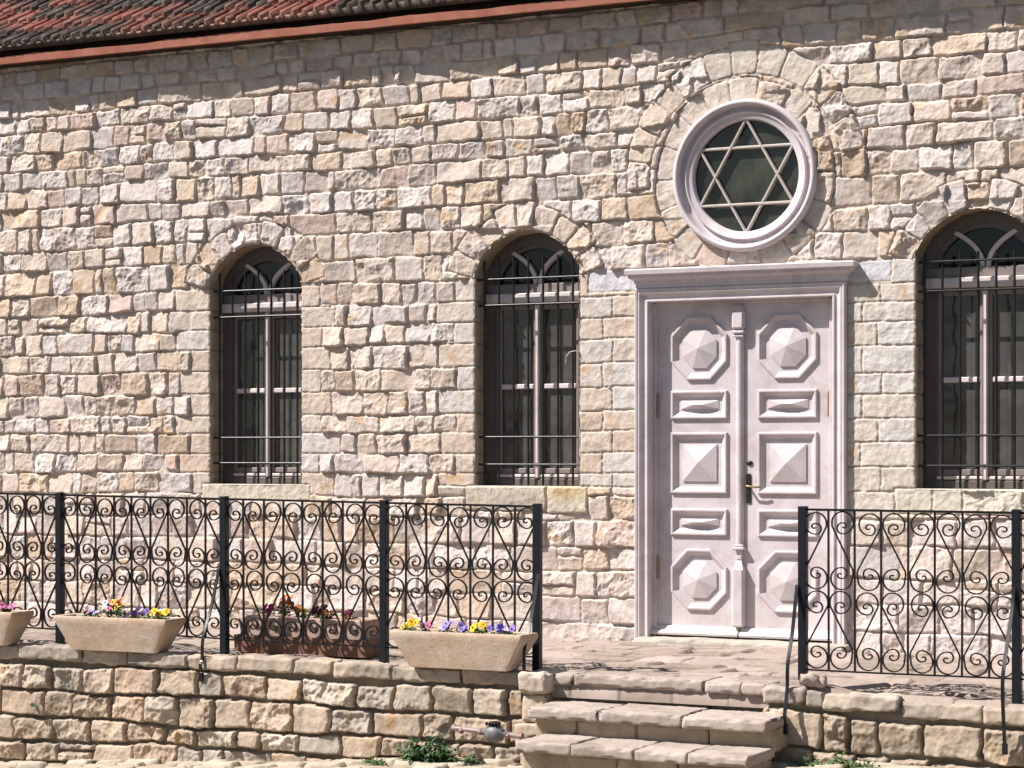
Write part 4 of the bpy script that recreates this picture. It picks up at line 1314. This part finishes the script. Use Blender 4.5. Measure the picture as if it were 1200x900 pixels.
tray.loft([rrect(.50, .13, 0, .01), rrect(.535, .15, .006, .012), rrect(.54, .155, .125, .012), rrect(.532, .147, .125, .01), rrect(.528, .143, .02, .01)], True, True)
tray.build('tray', M_RUST, t3)
trough('planter', 'tan clay trough beside the end post, holding yellow and lilac pansies', (-.945, TY, .012), .478, .125, .355, .08, .24, M_TERRA, M_SOIL, -.01, 0, 4)
pl = [  # x, y, z, colour, n, label, colour2
 (-4.62, -2.58, .235, 'pink', 6, 'pink pansies at the left edge of the photo', None),
 (-4.80, -2.52, .235, 'pink', 4, 'pink and magenta pansies in the trough cut off by the photo edge', 'magenta'),
 (-3.86, -2.56, .225, 'pink', 6, 'pink pansies at the left end of the second trough', 'lilac'),
 (-3.76, -2.52, .230, 'pink', 4, 'small pink and white pansies beside the tall yellow one', 'white'),
 (-3.645, -2.54, .255, 'yellow', 5, 'tall yellow pansies in the middle of the second trough', 'orange'),
 (-3.49, -2.56, .225, 'purple', 5, 'dark purple pansies between the two yellow clumps of the second trough', None),
 (-3.39, -2.55, .220, 'violet', 3, 'small violet pansies left of the big yellow clump', 'white'),
 (-3.29, -2.57, .225, 'yellow', 8, 'big bright yellow clump at the right end of the second trough', None),
 (-2.78, -2.0, .235, 'magenta', 4, 'magenta pansies at the left end of the trough behind the railing', None),
 (-2.64, -2.0, .265, 'orange', 7, 'tall salmon orange pansies behind the railing, next to the magenta ones', None),
 (-2.50, -2.0, .235, 'orange', 4, 'low yellow orange pansies in the middle behind the railing', 'yellow'),
 (-2.35, -2.0, .255, 'maroon', 6, 'almost black maroon pansies behind the railing', None),
 (-2.28, -2.03, .240, 'orange', 6, 'orange red pansies beside the black maroon ones', None),
 (-2.10, -2.0, .225, 'orange', 3, 'few orange pansies at the right end of the trough behind the railing', 'magenta'),
 (-1.31, -2.58, .215, 'yellow', 5, 'yellow pansies at the left end of the tan trough', 'orange'),
 (-1.22, -2.56, .225, 'white', 4, 'white and pink pansies beside the yellow ones in the tan trough', 'pink'),
 (-1.06, -2.57, .215, 'lilac', 6, 'lilac pansies left of the middle of the tan trough', 'violet'),
 (-.95, -2.57, .210, 'violet', 4, 'violet and pink pansies in the middle of the tan trough', 'pink'),
 (-.82, -2.57, .215, 'yellow', 8, 'broad yellow clump right of the middle of the tan trough', None),
 (-.70, -2.58, .205, 'violet', 2, 'two small violet pansies right of the yellow clump', None),
 (-.62, -2.58, .215, 'lilac', 6, 'lilac pansies at the right end of the tan trough', 'violet'),
]
for i, (x, y, z, cl, n, lb, c2) in enumerate(pl):
    pansy((x, y, z), cl, n, lb, seed=i+1, colour2=c2, spread=.045 if n < 5 else .06, hgt=.115 if 'tall' in lb else .08)

# ------------------------------------------------------------------ small things at the foot of the wall
wm = thing('water_meter', 'grey water meter with black cap on a pinkish pipe by the lowest step', 'water meter', (-.60, -2.78, -.35))
pp_ = MB(); pp_.tube([(-.34, .10, .01), (-.30, .01, .01), (-.22, 0, .008), (-.06, 0, .0)], .016, 10)
pp_.build('pipe', M_PIPE, wm, True, 40)
pp_ = MB(); pp_.tube([(.06, 0, -.003), (.17, 0, -.016), (.215, .01, -.018), (.24, .10, -.018)], .016, 10)
pp_.build('pipe', M_PIPE, wm, True, 40)
def ringx(x, r, l):
    m = MB(); m.tube([(x-l/2, 0, -.004*(x > 0)*3), (x-l/2+.003, 0, -.004*(x > 0)*3), (x+l/2-.003, 0, -.004*(x > 0)*3), (x+l/2, 0, -.004*(x > 0)*3)], [r*.9, r, r, r*.9], 8)
    m.build('coupling', plain_mat('red_coupling', (.24, .11, .10), (.33, .17, .16), 30, .5), wm)
for x in (-.235, -.10, .095, .185): ringx(x, .023, .022)
bd = MB()
bd.tube([(-.085, 0, 0), (-.06, 0, 0), (-.045, 0, -.004), (-.02, 0, -.006), (.02, 0, -.006), (.045, 0, -.004), (.06, 0, 0), (.09, 0, -.002)], [.02, .024, .045, .056, .056, .045, .024, .02], 16)
bd.build('meter_body', M_METER, wm, True, 40)
cp = MB()
cp.loft([[(r*math.cos(2*math.pi*k/16), r*math.sin(2*math.pi*k/16), z) for k in range(16)] for r, z in ((.034, .04), (.038, .044), (.038, .062), (.032, .068), (.006, .069))], False, True)
for k in range(5): cp.box(-.047+.02*k, -.033+.02*k, -.043, -.025, .046, .068-.004*(k % 2), .004)
cp.build('meter_cap', M_IRON, wm)

M_WEED = plain_mat('weed_leaf', (.02, .055, .015), (.055, .12, .035), 30, .55, 0, .1, .3)
M_GRASS = plain_mat('short_weed_leaf', (.04, .085, .02), (.10, .17, .05), 30, .6, 0, .1, .3)
def weed(loc, rx, ry, h, n, label, mat, seed, leaf=.05):
    r = random.Random(seed)
    t = thing('weed', label, 'weed', loc, 'weeds at the foot of the walls')
    m = MB(); s = MB()
    for k in range(n):
        a = r.uniform(0, 6.28); d = math.sqrt(r.random())
        o = Vector((rx*d*math.cos(a), ry*d*math.sin(a), 0)); hh = h*(1-.55*d*d)*r.uniform(.35, 1)
        tip = o*1.15+Vector((r.uniform(-.03, .03), r.uniform(-.03, .02), hh))
        if k % 4 == 0: s.tube([o*.5, (o*.5+tip)/2+Vector((0, 0, .01)), tip], [.003, .0025, .001], 4)
        for q in range(3):
            ln = leaf*r.uniform(.6, 1.3); b = r.uniform(0, 6.28); el = r.uniform(-.5, .9)
            dr = Vector((math.cos(b)*math.cos(el), math.sin(b)*math.cos(el), math.sin(el))); sd = dr.cross(Vector((0, 0, 1))).normalized(); up = sd.cross(dr)
            c = o.lerp(tip, r.uniform(.3, 1)); w_ = ln*.24
            m.add([c, c+dr*ln*.45+sd*w_, c+dr*ln-up*ln*.15, c+dr*ln*.45-sd*w_, c+dr*ln*.45+up*.006], [(0, 1, 4), (1, 2, 4), (2, 3, 4), (3, 0, 4)])
    m.build('leaves', mat, t); s.build('stems', mat, t)
    return t
gz = lambda x, y: float(ground_z(np.array([x]), np.array([y]))[0])
weed((-1.10, -2.72, gz(-1.1, -2.72)), .17, .07, .19, 150, 'dark leafy weed growing at the foot of the tan wall', M_WEED, 1, .055)
weed((-.80, -2.72, gz(-.8, -2.72)), .05, .04, .07, 25, 'small green weed just right of the big leafy one', M_WEED, 2, .035)
weed((-1.48, -2.74, gz(-1.48, -2.74)), .07, .04, .035, 30, 'low green weed among the ground stones, left of the big leafy one', M_GRASS, 3, .03)
weed((1.42, -2.70, -.445), .09, .05, .06, 40, 'low green weed beside the right end of the lowest step', M_GRASS, 4, .03)
weed((1.60, -2.68, -.445), .05, .04, .12, 30, 'taller green weed at the foot of the pale wall', M_GRASS, 5, .032)
weed((1.75, -2.70, -.445), .10, .05, .055, 40, 'rightmost low green weed along the pale wall', M_GRASS, 6, .03)
weed((-4.33, -2.62, -.395), .03, .02, .03, 12, 'tiny weed growing from a joint high in the tan wall', M_GRASS, 7, .022)

lr = NB(); P, F = rough_box(-.075, .085, -.06, .06, 0, .085, .01, .035, .028, 13, 77); lr.add(P, F, (.44, .36, .31))
ro = lr.build('loose_stone', M_BLOCK); ro.location = (1.375, -2.50, .0); tag(ro, 'loose chunk of stone lying by the foot of the right railing post', 'stone')
tw = MB(); tw.tube([(-.05, 0, -.09), (-.035, -.02, -.04), (.0, -.03, -.008), (.04, -.02, .0), (.075, .03, -.012)], [.004, .0035, .003, .003, .002], 5)
two = tw.build('dry_straw', plain_mat('straw', (.6, .55, .45), (.7, .66, .58), 20, .8)); two.location = (-1.36, -.02, 2.16); tag(two, 'thin pale straw hooked over the middle window grille', 'straw')

lm = MB()
for k in range(70):
    u_ = rnd.random()
    x = -.62-rnd.random()**2*.7 if u_ < .6 else rnd.uniform(-2.5, 1.2)
    y = -.045-abs(rnd.gauss(0, .04)) if u_ < .6 else rnd.uniform(-2.2, -.06)
    a = rnd.uniform(0, 6.28); l = rnd.uniform(.008, .02)
    z = .012+rnd.uniform(0, .006)
    dx, dy = l*math.cos(a), l*math.sin(a)
    lm.add([(x-dx, y-dy, z), (x+dy*.45, y-dx*.45, z+.006), (x+dx, y+dy, z+.002), (x-dy*.45, y+dx*.45, z+.005)], [(0, 1, 2), (0, 2, 3)])
lo = lm.build('leaf_litter', plain_mat('dry_leaf', (.16, .09, .04), (.30, .19, .10), 20, .8))
lo['kind'] = 'stuff'; tag(lo, 'dry brown leaf scraps swept against the foot of the wall by the door', 'leaf litter')
